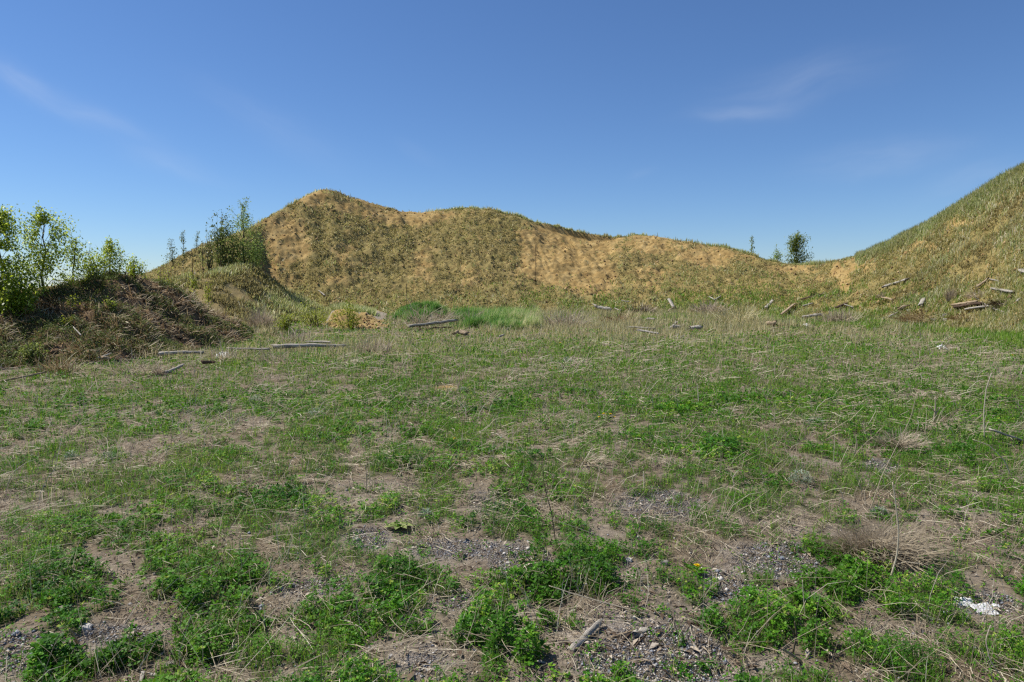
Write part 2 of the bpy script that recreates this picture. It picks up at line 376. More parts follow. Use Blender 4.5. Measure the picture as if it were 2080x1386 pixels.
LUSHC = [(550, 1040, 70, 34), (740, 1150, 70, 32), (735, 1260, 100, 48), (1030, 1075, 80, 30), (1030, 1335, 110, 60), (1165, 1165, 110, 44), (1310, 1165, 60, 44), (1400, 1245, 60, 22), (1570, 1270, 90, 50), (1720, 1185, 70, 28), (620, 1190, 60, 22),
    (390, 985, 60, 20), (100, 1180, 90, 40), (390, 1220, 120, 50), (560, 1355, 110, 40), (110, 1365, 90, 26), (420, 1330, 70, 30), (860, 1170, 100, 24), (1900, 1230, 100, 44), (2010, 1340, 90, 50), (1800, 1350, 110, 30), (650, 1050, 90, 24), (1700, 1320, 60, 30),
    (450, 935, 60, 16), (800, 935, 70, 14), (1040, 830, 60, 14), (740, 790, 20, 7), (820, 793, 24, 7), (920, 880, 60, 16), (230, 945, 30, 12), (1340, 745, 40, 10), (1380, 840, 50, 20), (1480, 920, 60, 20), (1440, 1090, 70, 14), (1930, 930, 80, 20), (60, 1090, 100, 26), (1500, 1040, 90, 20)]
GRAVEL = [(1330, 1345, 150, 60), (1050, 1140, 60, 36), (1590, 1140, 100, 40), (1340, 1025, 80, 34), (750, 1095, 50, 26), (60, 1335, 120, 46), (240, 1295, 90, 26, .8), (990, 1020, 46, 24), (960, 1120, 100, 22, .6), (1790, 945, 40, 14), (2000, 1225, 80, 26), (640, 1190, 70, 20, .6), (870, 1345, 60, 40, .6), (1480, 1200, 60, 40, .7), (930, 1215, 60, 22, .8)]
def greenmap(x, y, px, py):
    px = px + (fbm(x * 3.2, y * 3.2, 3, 24) - .5) * 150 * sst(py, 700, 1200); py = py + (fbm(x * 3.2, y * 3.2, 3, 25) - .5) * 70 * sst(py, 700, 1200)
    n = fbm(x * 1.5, y * 1.2, 3, 21) * .18 + fbm(x * 5.2, y * 4.6, 3, 22) * .44 + fbm(x * 13, y * 11, 2, 23) * .38
    b = .57 + (n - .5) * 3.7 + .05 * sst(-py, -980, -900)
    b = b + .10 * sst(py, 730, 800) - .13 * sst(py, 960, 1080) - .1 * (px < 520) * sst(py, 760, 820) * sst(-py, -980, -940)
    b = b + .08 * sst(-py, -760, -700) - .14 * sst(-py, -700, -680)
    b = b + .30 * blob(px, py, LUSHC) - .62 * blob(px, py, BARE)
    return sst(b, .30, .78)
SANDZ = [(1140, 525, 85, 56, 1.4), (1200, 575, 50, 34, 1.2), (1210, 560, 50, 45), (1110, 480, 60, 26), (1200, 500, 70, 30), (572, 490, 50, 52, 1.2), (545, 560, 30, 40, 1.1), (640, 400, 40, 24, .8), (740, 420, 70, 18, .7), (840, 440, 90, 22, .75), (1330, 495, 90, 22, .85), (1440, 520, 70, 22, .8), (1540, 515, 40, 14, .8),
    (1750, 540, 50, 18, .6), (1870, 500, 50, 12, .5), (1950, 455, 40, 10, .6), (1990, 540, 70, 18, .3), (1715, 575, 14, 30, .95), (1700, 550, 14, 18, .9), (700, 540, 40, 50, .45), (860, 560, 30, 60, .45), (1620, 550, 60, 12, .6), (560, 560, 40, 40, .5), (1320, 560, 60, 40, .4), (960, 560, 40, 40, .3)]
def sandmap(x, y, px, py):
    n = fbm(x * .9, y * .9, 5, 31)
    s = .10 + blob(px, py, SANDZ) * .95 + (n - .5) * .95 + (fbm(x * 4, y * 4, 3, 32) - .5) * .9 - .22 * sst(py, 560, 620) - .18 * sst(px, 1700, 1900) * (blob(px, py, SANDZ) < .3)
    return sst(s, .2, .75)
def crest_d(L, U): return np.interp(U, L[0], L[1][1]), np.interp(U, L[0], L[1][2])

# ------------------------------------------------------------------ terrain meshes
Us = np.concatenate([np.linspace(-2.1, -.86, 90)[:-1], np.linspace(-.86, .86, 900), np.linspace(.86, 2.1, 90)[1:]])
Dd = np.concatenate([np.geomspace(.7, 12, 260)[:-1], np.linspace(12, 40, 330)[:-1], np.linspace(40, 60, 240)[:-1], np.geomspace(60, 160, 60)])
UU, DD = np.meshgrid(Us, Dd)
X = (UU * DD).ravel(); Y = DD.ravel()
Z, IDX, WS, MS, PS, SS = parts(X, Y)
PX, PY = proj(X, Y, Z)
G = greenmap(X, Y, PX, PY)
fld = np.isin(IDX, [0, 5])
S = sandmap(X, Y, PX, PY)
gr = np.clip(blob(PX, PY, GRAVEL) * 1.3 + (fbm(X * 3, Y * 3, 3, 41) - .5) * 1.2, 0, 1) * (Y < 9)
a_gravel = np.where(fld, sst(gr, .3, .7), 0)
a_thatch = np.where(fld, np.clip(.75 - a_gravel - blob(PX, PY, BARE) * .5 * (Y < 6) + (fbm(X * 2, Y * 2, 3, 42) - .5), 0, 1), 0)
a_green = np.where(fld, G * .75, 0)
a_bark = np.where(IDX == 2, 1, np.where(IDX == 3, .75 * sst(fbm(X * .6, Y * .6, 4, 43), .25, .6), 0))
wallm = (IDX == 1) | (IDX == 4)
wallm &= ~((IDX == 4) & (SS > 1.08))
a_sand = np.where(wallm, 1, np.where(IDX == 3, .6, np.where((IDX == 2) & (PX > 440), .8 * sst(PX, 440, 500), 0)))
a_bark = a_bark * np.where((IDX == 2), 1 - .9 * sst(PX, 430, 500), 1)
spot = blob(PX, PY, [(905, 789, 26, 6), (770, 706, 60, 3, .7)])
a_sand = np.maximum(a_sand, np.where(IDX == 0, sst(spot, .2, .6), 0))
a_veg = np.where(IDX == 1, (1 - S) * .8, np.where(IDX == 3, .55 * fbm(X * .5, Y * .5, 3, 44) + .2, np.where(IDX == 4, .15, 0)))
nU, nD = len(Us), len(Dd)
q = (np.arange(nD - 1)[:, None] * nU + np.arange(nU - 1)[None, :]).ravel()
quads = np.stack([q, q + 1, q + nU + 1, q + nU], 1)
fid = IDX[q]
fpx = PX[q]
part_id = np.where((fid == 1) & (fpx > 1690), 6, np.where(fid == 5, 0, fid))
# a wide sheet behind and beyond the pit, just under the detailed ground
for pid, nm, lb in ((0, 'ground', 'flat pit floor of dirt and gravel under patchy weeds and grass'), (1, 'hill', 'tall sandy cut slope with a pointed peak and bare tan scar'),
                    (6, 'hill', 'grass topped hill flank rising to the edge of the picture beside the cut slope'), (2, 'mound', 'dark brown mound of bark and earth below the leafy saplings'),
                    (3, 'ridge', 'low brown earth ridge in front of the pointed hill'), (4, 'sand_bank', 'small eroded orange sand bank behind the yellow green shrub')):
    f = quads[part_id == pid]
    if not len(f): continue
    used, inv = np.unique(f, return_inverse=True)
    VV = np.stack([X, Y, Z], 1)[used]; f = inv.reshape(f.shape)
    at_ = {k: v[used] for k, v in (('gravel', a_gravel), ('thatch', a_thatch), ('green', a_green), ('bark', a_bark), ('sand', a_sand), ('veg', a_veg))}
    if pid == 0:
        n0 = len(VV); R = 6000.
        VV = np.concatenate([VV, [[-R, -R, -1.3], [R, -R, -1.3], [R, R, -1.3], [-R, R, -1.3], [-2.5, .72, -.06], [2.5, .72, -.06], [9, -9, -.08], [-9, -9, -.08]]])
        f = np.concatenate([f, [[n0, n0 + 1, n0 + 2, n0 + 3], [n0 + 5, n0 + 4, n0 + 7, n0 + 6]]])
        at_ = {k: np.concatenate([v, np.full(8, .6 if k == 'thatch' else 0.)]) for k, v in at_.items()}
    tag(build(nm, VV, f, M_terrain, None, None, at_, True), lb, kind='structure')

# ------------------------------------------------------------------ loose cover
def lod(d, k, real): return np.maximum(real, k * d / 683.)
def samp(n, d0, d1, ex=.6, um=.92):
    d0 = min(d0, 1.9) if d0 < 3 else d0; n = int(n * 1.08) if d0 < 3 else n
    q = rng.random(n); e = 1 - ex
    d = (d0 ** e + q * (d1 ** e - d0 ** e)) ** (1 / e)
    U = rng.uniform(-um, um, n); x = U * d
    if um > .9:            # a strip each side, so that a step to the side still stands in the weeds
        k = rng.random(n) < 2.7 / d; d2 = d[k]; x2 = np.where(rng.random(len(d2)) < .5, -1, 1) * (um * d2 + 2.5 * rng.random(len(d2)))
        x = np.concatenate([x, x2]); d = np.concatenate([d, d2])
    z, idx, ws, ms, ps, ss = parts(x, d); px, py = proj(x, d, z)
    return x, d, z, idx, px, py
def P3(x, y, z): return np.stack([x, y, z], 1)
def stuff(name, label, mb, mat):
    return tag(mb.build(name, mat), label, kind='stuff')

# clover and broad leaved ground cover
mb = MB()
x, d, z, idx, px, py = samp(330000, 2.3, 11, 1.15)
g = greenmap(x, d, px, py); lc = blob(px, py, LUSHC)
spk = fbm(x * 9, d * 9, 2, 51)
k = (rng.random(len(x)) < g * (.26 + .7 * sst(spk, .38, .6)) * np.where(lc > .3, 1, .62)) & np.isin(idx, [0, 5])
x, d, z, g, lc, px = x[k], d[k], z[k], g[k], lc[k], px[k]
H = (.02 + .05 * g ** 2 + .04 * lc * g) * (.25 + 1.5 * fbm(x * 8, d * 8, 3, 52))
hz = H * rng.random(len(x)) ** .55
sz = lod(d, 2.1, .014) * rng.uniform(.7, 1.35, len(x)) * (.55 + .7 * sst(fbm(x * 1.6, d * 1.6, 3, 54), .3, .7))
az = rng.random(len(x)) * 2 * PI
tone = np.clip(rng.normal(.42, .24, len(x)) + (fbm(x * 2.6, d * 2.6, 3, 53) - .5) * 1.1, 0, 1)
for j in range(3):
    a = az + j * 2.094
    V, f, r = leaves(P3(x, d, z + hz), sz, a, rng.normal(.25, .45, len(x)), .78, tone, .1)
    mb.add(V, f, r)
x, d, z, idx, px, py = samp(1500, 2.3, 9, 1.2)
k = idx == 0; x, d, z = x[k], d[k], z[k]; M_ = 14
x = np.repeat(x, M_) + rng.normal(0, .028, len(x) * M_); d = np.repeat(d, M_) + rng.normal(0, .028, len(d) * M_); N = len(x); z = zf(x, d)
V, f, r = leaves(P3(x, d, z + rng.random(N) * .04), lod(d, 2., .016) * rng.uniform(.6, 1.3, N), rng.random(N) * 6.28, rng.normal(.35, .45, N), .6, np.clip(rng.normal(.55, .25, N), 0, 1))
mb.add(V, f, r)
x, d, z, idx, px, py = samp(170000, 8, 34, .9)
g = greenmap(x, d, px, py)
k = (rng.random(len(x)) < g * .75 * sst(fbm(x * 1.8, d * 1.8, 3, 57), .35, .55)) & np.isin(idx, [0, 5]); x, d, z, g = x[k], d[k], z[k], g[k]
V, f, r = leaves(P3(x, d, z + (.02 + .1 * g) * rng.random(len(x))), lod(d, 2.4, .03) * rng.uniform(.7, 1.3, len(x)), rng.random(len(x)) * 6.28, rng.normal(.6, .5, len(x)), .5, np.clip(rng.normal(.45, .25, len(x)), 0, 1))
mb.add(V, f, r)
stuff('clover', 'low dark green clover and weeds creeping in patches over the pit floor', mb, M_clover)

# grass of the field
mb = MB()
x, d, z, idx, px, py = samp(480000, 2.3, 40, .75)
g = greenmap(x, d, px, py)
k = (rng.random(len(x)) < (.1 + .8 * g) * (.5 + .5 * sst(d, 4, 9)) * (.25 + .75 * (g > .05))) & np.isin(idx, [0, 5]) & (spot_ok := blob(px, py, [(905, 789, 30, 8)]) < .3)
x, d, z, g, px, py = x[k], d[k], z[k], g[k], px[k], py[k]
h = (.035 + .055 * g) * rng.uniform(.5, 1.6, len(x)) * (1 + .3 * sst(d, 8, 20))
V, f, r = blades(P3(x, d, z - .005), h, lod(d, .52, .0032), rng.random(len(x)) * 6.28, np.abs(rng.normal(.55, .35, len(x))), .7, np.clip(rng.normal(.42, .22, len(x)) + .35 * (rng.random(len(x)) < .16) + .25 * sst(-py, -760, -690), 0, 1))
mb.add(V, f, r)
stuff('grass', 'short patchy green grass spread across the pit floor', mb, M_grass)

# dead straw lying and standing
mb = MB()
x, d, z, idx, px, py = samp(190000, 2.3, 36, .75)
g = greenmap(x, d, px, py); n = fbm(x * 2.2, d * 3.0, 3, 61)
k = (rng.random(len(x)) < (.24 + .5 * (1 - g)) * (1 - .5 * sst(py, 980, 1150)) * (1 - .85 * blob(px, py, [(1240, 1296, 120, 44)])) * (.25 + 1.2 * sst(n, .4, .62)) * (1 - .55 * a_g if (a_g := blob(px, py, GRAVEL)) is not None else 1)) & np.isin(idx, [0, 5])
x, d, z, px, py = x[k], d[k], z[k], px[k], py[k]; N = len(x)
sw = fbm(x * .6, d * .6, 2, 62) * 9
V, f, r = ribbons(P3(x, d, z + rng.random(N) * (.02 + .06 * greenmap(x, d, px, py))), rng.uniform(.05, .26, N) * (1 + sst(d, 6, 16)), lod(d, .42, .0022) * rng.uniform(.7, 1.3, N), sw + rng.normal(0, 1.1, N), rng.normal(.12, .16, N), rng.normal(0, .3, N))
mb.add(V, f, r)
k = rng.random(N) < .17; m_ = k.sum()
V, f, r = ribbons(P3(x[k], d[k], z[k]), rng.uniform(.1, .42, m_), lod(d[k], .38, .002), rng.random(m_) * 6.28, rng.uniform(.5, 1.4, m_), rng.normal(0, .5, m_))
mb.add(V, f, r)
stuff('straw', 'pale dead straw lying and standing among the green weeds', mb, M_straw)
mb = MB()
# pale standing grass along the foot of the slopes
x, d, z, idx, px, py = samp(170000, 15, 44, .3)
tan = blob(px, py, [(1300, 660, 480, 36, .85), (1100, 645, 70, 30, 1.1), (980, 668, 70, 14, .4), (1800, 672, 280, 30, .5), (640, 712, 260, 20, .5), (300, 745, 260, 26, .6), (530, 665, 40, 30, .8), (100, 770, 200, 26, .5), (1250, 650, 120, 20, .6), (880, 700, 200, 12, .4)])
n = fbm(x * 1.1, d * .9, 4, 64)
k = (rng.random(len(x)) < np.clip(tan * 1.25 + .06, 0, 1) * sst(n, .38, .58)) & (np.isin(idx, [0, 5]) | ((idx == 1) & (py > 598)))
x, d, z, tan = x[k], d[k], z[k], tan[k]; N = len(x)
V, f, r = blades(P3(x, d, z), rng.uniform(.12, .5, N) * (.5 + .75 * np.clip(tan, 0, 1)) * (.5 + fbm(x * 1.7, d * 1.7, 3, 65)), lod(d, .5, .004), rng.random(N) * 6.28, np.abs(rng.normal(.4, .36, N)), .6, np.clip(rng.normal(.5, .25, N), 0, 1))
mb.add(V, f, r)
stuff('dry_grass', 'band of tall pale dry grass along the foot of the slopes', mb, M_drygrass)

# lush tall grass on the low hump
mb = MB()
x, d, z, idx, px, py = samp(300000, 26, 37, .2, .2)
lm = blob(px, py, [(855, 632, 66, 26), (990, 655, 90, 28, .8), (1060, 672, 40, 14, .8), (1080, 645, 40, 14, .5), (940, 640, 30, 16, .7)])
k = rng.random(len(x)) < sst(lm + (fbm(x * 1.3, d * 1.3, 4, 67) - .5) * 1.1, .3, .8) * .6 * sst(fbm(x * 1.6, d * 1.6, 3, 66), .34, .56)
x, d, z, lm, px = x[k], d[k], z[k], lm[k], px[k]; N = len(x)
V, f, r = blades(P3(x, d, z), rng.uniform(.15, .55, N) * (.3 + 1.1 * fbm(x * 2.2, d * 2.2, 3, 68)) * (.8 + .6 * sst(px, 900, 960)), lod(d, .55, .005), rng.normal(0, .8, N), np.abs(rng.normal(.4, .25, N)), .6, np.clip(rng.normal(.38, .26, N) + .35 * sst(px, 900, 1080) + (fbm(x * 1.1, d * 1.1, 3, 69) - .5) * .9, 0, 1))
mb.add(V, f, r)
stuff('tall_grass', 'lush tall green grass on the low hump at the foot of the slope', mb, M_lush)

# scrub of the slopes
def wsamp(n, L, s0, s1, u0=-.95, u1=1.12, back=0):
    U = rng.uniform(u0, u1, n); C, T = crest_d(L, U); s = rng.uniform(s0, s1, n)
    d = T + (C - T) * s; x = U * d
    z, idx, ws, ms, ps, ss = parts(x, d); px, py = proj(x, d, z)
    return x, d, z, idx, px, py, s
mb = MB()
x, d, z, idx, px, py, s = wsamp(190000, WALL, 0, 1.02, -.62)
S = sandmap(x, d, px, py); n = fbm(x * 2.6, d * 2.6, 3, 71)
k = (rng.random(len(x)) < .7 * (1 - S) * sst(n, .22, .68) + .02 + .25 * (1 - S) * (px < 1060) * sst(n, .3, .5)) & (idx == 1); x, d, z, px, py, s, S = x[k], d[k], z[k], px[k], py[k], s[k], S[k]; N = len(x)
grn = np.clip(.15 * sst(py, 540, 640) + .18 * sst(px, 1500, 1900) + (fbm(x * .35, d * .35, 3, 72) - .5) * .6, -.3, .5)
for j in range(3):
    V, f, r = blades(P3(x, d, z - .02) + rng.normal(0, .05, (N, 3)), rng.uniform(.04, .15, N) * (1 + .8 * sst(px, 1600, 1900)), lod(d, .8, .02), rng.random(N) * 6.28, np.abs(rng.normal(.9, .4, N)), .6, np.clip(rng.normal(.45, .25, N) + grn * .6, 0, 1))
    mb.add(V, f, r)
# spur and sand bank
x, d, z, idx, px, py, s = wsamp(50000, SPUR, 0, 1.05, -.62, -.2)
n = fbm(x * 1.6, d * 1.6, 3, 73); k = (rng.random(len(x)) < sst(n, .38, .62)) & (idx == 3); x, d, z = x[k], d[k], z[k]; N = len(x)
for j in range(3):
    V, f, r = blades(P3(x, d, z - .02) + rng.normal(0, .05, (N, 3)), rng.uniform(.06, .24, N), lod(d, .8, .015), rng.random(N) * 6.28, np.abs(rng.normal(.7, .4, N)), .6, np.clip(rng.normal(.4, .28, N), 0, 1))
    mb.add(V, f, r)
stuff('hillside_scrub', 'dull olive and brown tufts covering the sandy slopes', mb, M_scrub)

mb = MB()   # fresh green at the slope foot
x, d, z, idx, px, py, s = wsamp(230000, WALL, -.5, .8, -.35)
n = fbm(x * .8, d * .8, 4, 75)
fm = .45 * sst(-py, -700, -680) * sst(py, 600, 640) * sst(px, 900, 1050) * sst(n, .4, .6) + sst(py - 30 * fbm(x * .4, d * .4, 2, 76) + 22 * sst(px, 1350, 1800), 545, 625) * (.12 + .88 * sst(px, 880, 1120)) * sst(n, .36, .62)
k = (rng.random(len(x)) < fm * .85) & np.isin(idx, [0, 1]); x, d, z = x[k], d[k], z[k]; N = len(x)
V, f, r = blades(P3(x, d, z - .02), rng.uniform(.08, .32, N), lod(d, .65, .01), rng.random(N) * 6.28, np.abs(rng.normal(.55, .35, N)), .6, np.clip(rng.normal(.55, .25, N), 0, 1))
mb.add(V, f, r)
stuff('foot_grass', 'fresh green grass growing up the foot of the sandy slope', mb, M_grass)
mb = MB()   # green grass of the slopes: foot, right hill, crest fringes
x, d, z, idx, px, py, s = wsamp(170000, WALL, -.05, 1.0, -.62)
n = fbm(x * .9, d * .9, 4, 74)
gm = .75 * sst(py, 585, 640) * sst(n, .36, .58) + .9 * sst(px, 1700, 1900) * sst(n, .34, .56) * (1 - blob(px, py, SANDZ)) + .22 * sst(px, 900, 1500) * sst(n, .46, .6) + .14 * sst(n, .5, .64)
gm = gm * (1 - .9 * sandmap(x, d, px, py))
k = (rng.random(len(x)) < gm) & (idx == 1); x, d, z, px, py = x[k], d[k], z[k], px[k], py[k]; N = len(x)
V, f, r = blades(P3(x, d, z - .02), rng.uniform(.1, .34, N) * (1 + .3 * sst(px, 1750, 1950)), lod(d, .7, .012), rng.random(N) * 6.28, np.abs(rng.normal(.55, .35, N)), .6, np.clip(rng.normal(.5, .25, N) + .15 * sst(px, 1650, 1850), 0, 1))
mb.add(V, f, r)
x, d, z, idx, px, py, s = wsamp(150000, WALL, .975, 1.12, -.5)
cn = fbm(x * 1.3, d * .2, 3, 77); fr = (.35 + .65 * sst(cn, .3, .6)) * blob(px, 0 * px, [(985, 0, 95, 1), (1130, 0, 120, 1), (1270, 0, 40, 1, .8), (1540, 0, 110, 1), (1640, 0, 60, 1), (1700, 0, 80, 1, .9), (1890, 0, 170, 1), (2120, 0, 120, 1), (590, 0, 60, 1, .5)])
band = np.where(px > 1720, .93, .992)
k = (rng.random(len(x)) < fr * .8 + .015) & (s > band) & (idx == 1); x, d, z, px, s = x[k], d[k], z[k], px[k], s[k]; N = len(x)
V, f, r = blades(P3(x, d, z - .02), rng.uniform(.08, .36, N) * (.5 + .8 * sst(fbm(x * 1.9, d * .2, 3, 78), .3, .65)) * np.where(px > 1720, 1.15, 1), lod(d, .62, .01), rng.random(N) * 6.28, np.abs(rng.normal(.4, .3, N)), .5, np.clip(rng.normal(.6, .22, N), 0, 1))
mb.add(V, f, r)
x, d, z, idx, px, py, s = wsamp(60000, WALL, .78, 1.06, .5)
k = (rng.random(len(x)) < .75 * sst(s, .78, .92)) & (idx == 1); x, d, z = x[k], d[k], z[k]; N = len(x)
V, f, r = blades(P3(x, d, z - .02), rng.uniform(.2, .5, N), lod(d, .7, .01), rng.random(N) * 6.28, np.abs(rng.normal(.5, .3, N)), .5, np.clip(rng.normal(.55, .25, N), 0, 1))
mb.add(V, f, r)
x, d, z, idx, px, py, s = wsamp(60000, SPUR, .0, 1.1, -.62, -.2)
gz = blob(px, py, [(450, 550, 50, 14), (620, 625, 90, 30, .9), (560, 650, 60, 30, .5), (340, 570, 60, 20, .5), (580, 600, 30, 20, .4)])
k = (rng.random(len(x)) < gz * .8) & np.isin(idx, [0, 3]); k |= (idx == 4) & (rng.random(len(x)) < np.where(parts(x, d)[5] > 1., .7, .1)); x, d, z = x[k], d[k], z[k]; N = len(x)
V, f, r = blades(P3(x, d, z - .02), rng.uniform(.12, .4, N), lod(d, .7, .01), rng.random(N) * 6.28, np.abs(rng.normal(.5, .3, N)), .5, np.clip(rng.normal(.5, .25, N), 0, 1))
mb.add(V, f, r)
stuff('hillside_grass', 'green and pale grass along the foot and crest of the slopes', mb, M_hillgrass)

# mound: sticks, straw, weeds
mb = MB()
x, d, z, idx, px, py, s = wsamp(80000, MOUND, -.1, 1.1, -.95, -.3)
n = fbm(x * 1.8, d * 1.8, 3, 81)
k = (rng.random(len(x)) < .08 + .38 * sst(n, .42, .62)) & (idx == 2); x, d, z = x[k], d[k], z[k]; N = len(x)
V, f, r = ribbons(P3(x, d, z + .01), rng.uniform(.08, .4, N), lod(d, .45, .004) * rng.uniform(.6, 1.6, N), rng.random(N) * 6.28, rng.normal(.35, .5, N), rng.normal(0, .3, N), np.clip(rng.normal(.42, .28, N), 0, 1))
mb.add(V, f, r)
stuff('dry_litter', 'brown and grey twigs and straw covering the dark mound', mb, M_moundstraw)
mb = MB()
x, d, z, idx, px, py, s = wsamp(150000, MOUND, -.1, 1.1, -.95, -.3)
n = fbm(x * 1.3, d * 1.3, 4, 82)
k = (rng.random(len(x)) < sst(n + .1 * sst(-s, -.7, -.1), .40, .58)) & (idx == 2); x, d, z = x[k], d[k], z[k]; N = len(x)
V, f, r = leaves(P3(x, d, z + rng.random(N) * .12), lod(d, 1.7, .03) * rng.uniform(.7, 1.3, N), rng.random(N) * 6.28, rng.normal(.6, .5, N), .45, np.clip(rng.normal(.4, .25, N), 0, 1))
mb.add(V, f, r)
stuff('mound_weeds', 'low green weeds scattered over the dark mound', mb, M_moundweed)

# pebbles and bark chips of the bare patches
OCT = np.array([[1, 0, 0], [-1, 0, 0], [0, 1, 0], [0, -1, 0], [0, 0, 1], [0, 0, -1]], float)
OF = np.array([[0, 2, 4], [2, 1, 4], [1, 3, 4], [3, 0, 4], [2, 0, 5], [1, 2, 5], [3, 1, 5], [0, 3, 5]])
x, d, z, idx, px, py = samp(120000, 2.3, 9, 1.3)
k = (rng.random(len(x)) < .04 + .8 * (1 - .7 * blob(px, py, [(1230, 1290, 90, 36)])) * sst(blob(px, py, GRAVEL) + (fbm(x * 3, d * 3, 3, 41) - .5), .2, .6)) & (idx == 0); x, d, z = x[k], d[k], z[k]; N = len(x)
sz = np.exp(rng.normal(np.log(.0042), .5, N))
V = OCT[None] * rng.uniform(.6, 1.3, (N, 6, 3)) * sz[:, None, None] * np.array([1, 1, .7]); an = rng.random(N) * 6.28
V = np.stack([V[..., 0] * np.cos(an)[:, None] - V[..., 1] * np.sin(an)[:, None], V[..., 0] * np.sin(an)[:, None] + V[..., 1] * np.cos(an)[:, None], V[..., 2]], -1) + P3(x, d, z + sz * .3)[:, None]
mb = MB(); mb.add(V.reshape(-1, 3), (np.arange(N)[:, None, None] * 6 + OF[None]).reshape(-1, 3), np.repeat(rng.random(N), 6))
stuff('gravel', 'small grey and tan pebbles in the bare patches', mb, M_pebble)
x, d, z, idx, px, py = samp(40000, 2.3, 9, 1.3)
k = (rng.random(len(x)) < .12 + .5 * blob(px, py, BARE)) & (idx == 0); x, d, z = x[k], d[k], z[k]; N = len(x)
V, f, r = leaves(P3(x, d, z + .004 + rng.random(N) * .008), np.exp(rng.normal(np.log(.024), .5, N)), rng.random(N) * 6.28, rng.normal(.05, .15, N), .3)
mb = MB(); mb.add(V, f, r)
stuff('wood_chips', 'small chips of bark and wood strewn over the bare dirt', mb, M_chip)
# clods of earth rolled off the slopes
mbc = MB()
for L_, n_, s0, s1, u0, u1, sz0 in ((WALL, 7000, .02, .97, -.5, .8, .05), (MOUND, 5000, 0, 1, -.9, -.3, .035), (SAND, 1500, -.25, 1.0, -.3, -.1, .04)):
    x, d, z, idx, px, py, s = wsamp(n_, L_, s0, s1, u0, u1)
    k = (rng.random(n_) < .25 + .75 * sst(fbm(x * .7, d * .7, 3, 91), .45, .65)) & np.isin(idx, [1, 2, 3, 4]); x, d, z = x[k], d[k], z[k]; N = len(x)
    sz = np.minimum(np.exp(rng.normal(np.log(sz0), .5, N)), sz0 * 2.2)
    V = OCT[None] * rng.uniform(.5, 1.3, (N, 6, 3)) * sz[:, None, None]; an = rng.random(N) * 6.28
    V = np.stack([V[..., 0] * np.cos(an)[:, None] - V[..., 1] * np.sin(an)[:, None], V[..., 0] * np.sin(an)[:, None] + V[..., 1] * np.cos(an)[:, None], V[..., 2]], -1) + P3(x, d, z + sz * .2)[:, None]
    mbc.add(V.reshape(-1, 3), (np.arange(N)[:, None, None] * 6 + OF[None]).reshape(-1, 3), np.repeat(np.clip(rng.normal(.3 if L_ is MOUND else .7, .2, N), 0, 1), 6))
stuff('earth_clods', 'crumbled clods of earth strewn over the slopes and banks', mbc, M_clod)
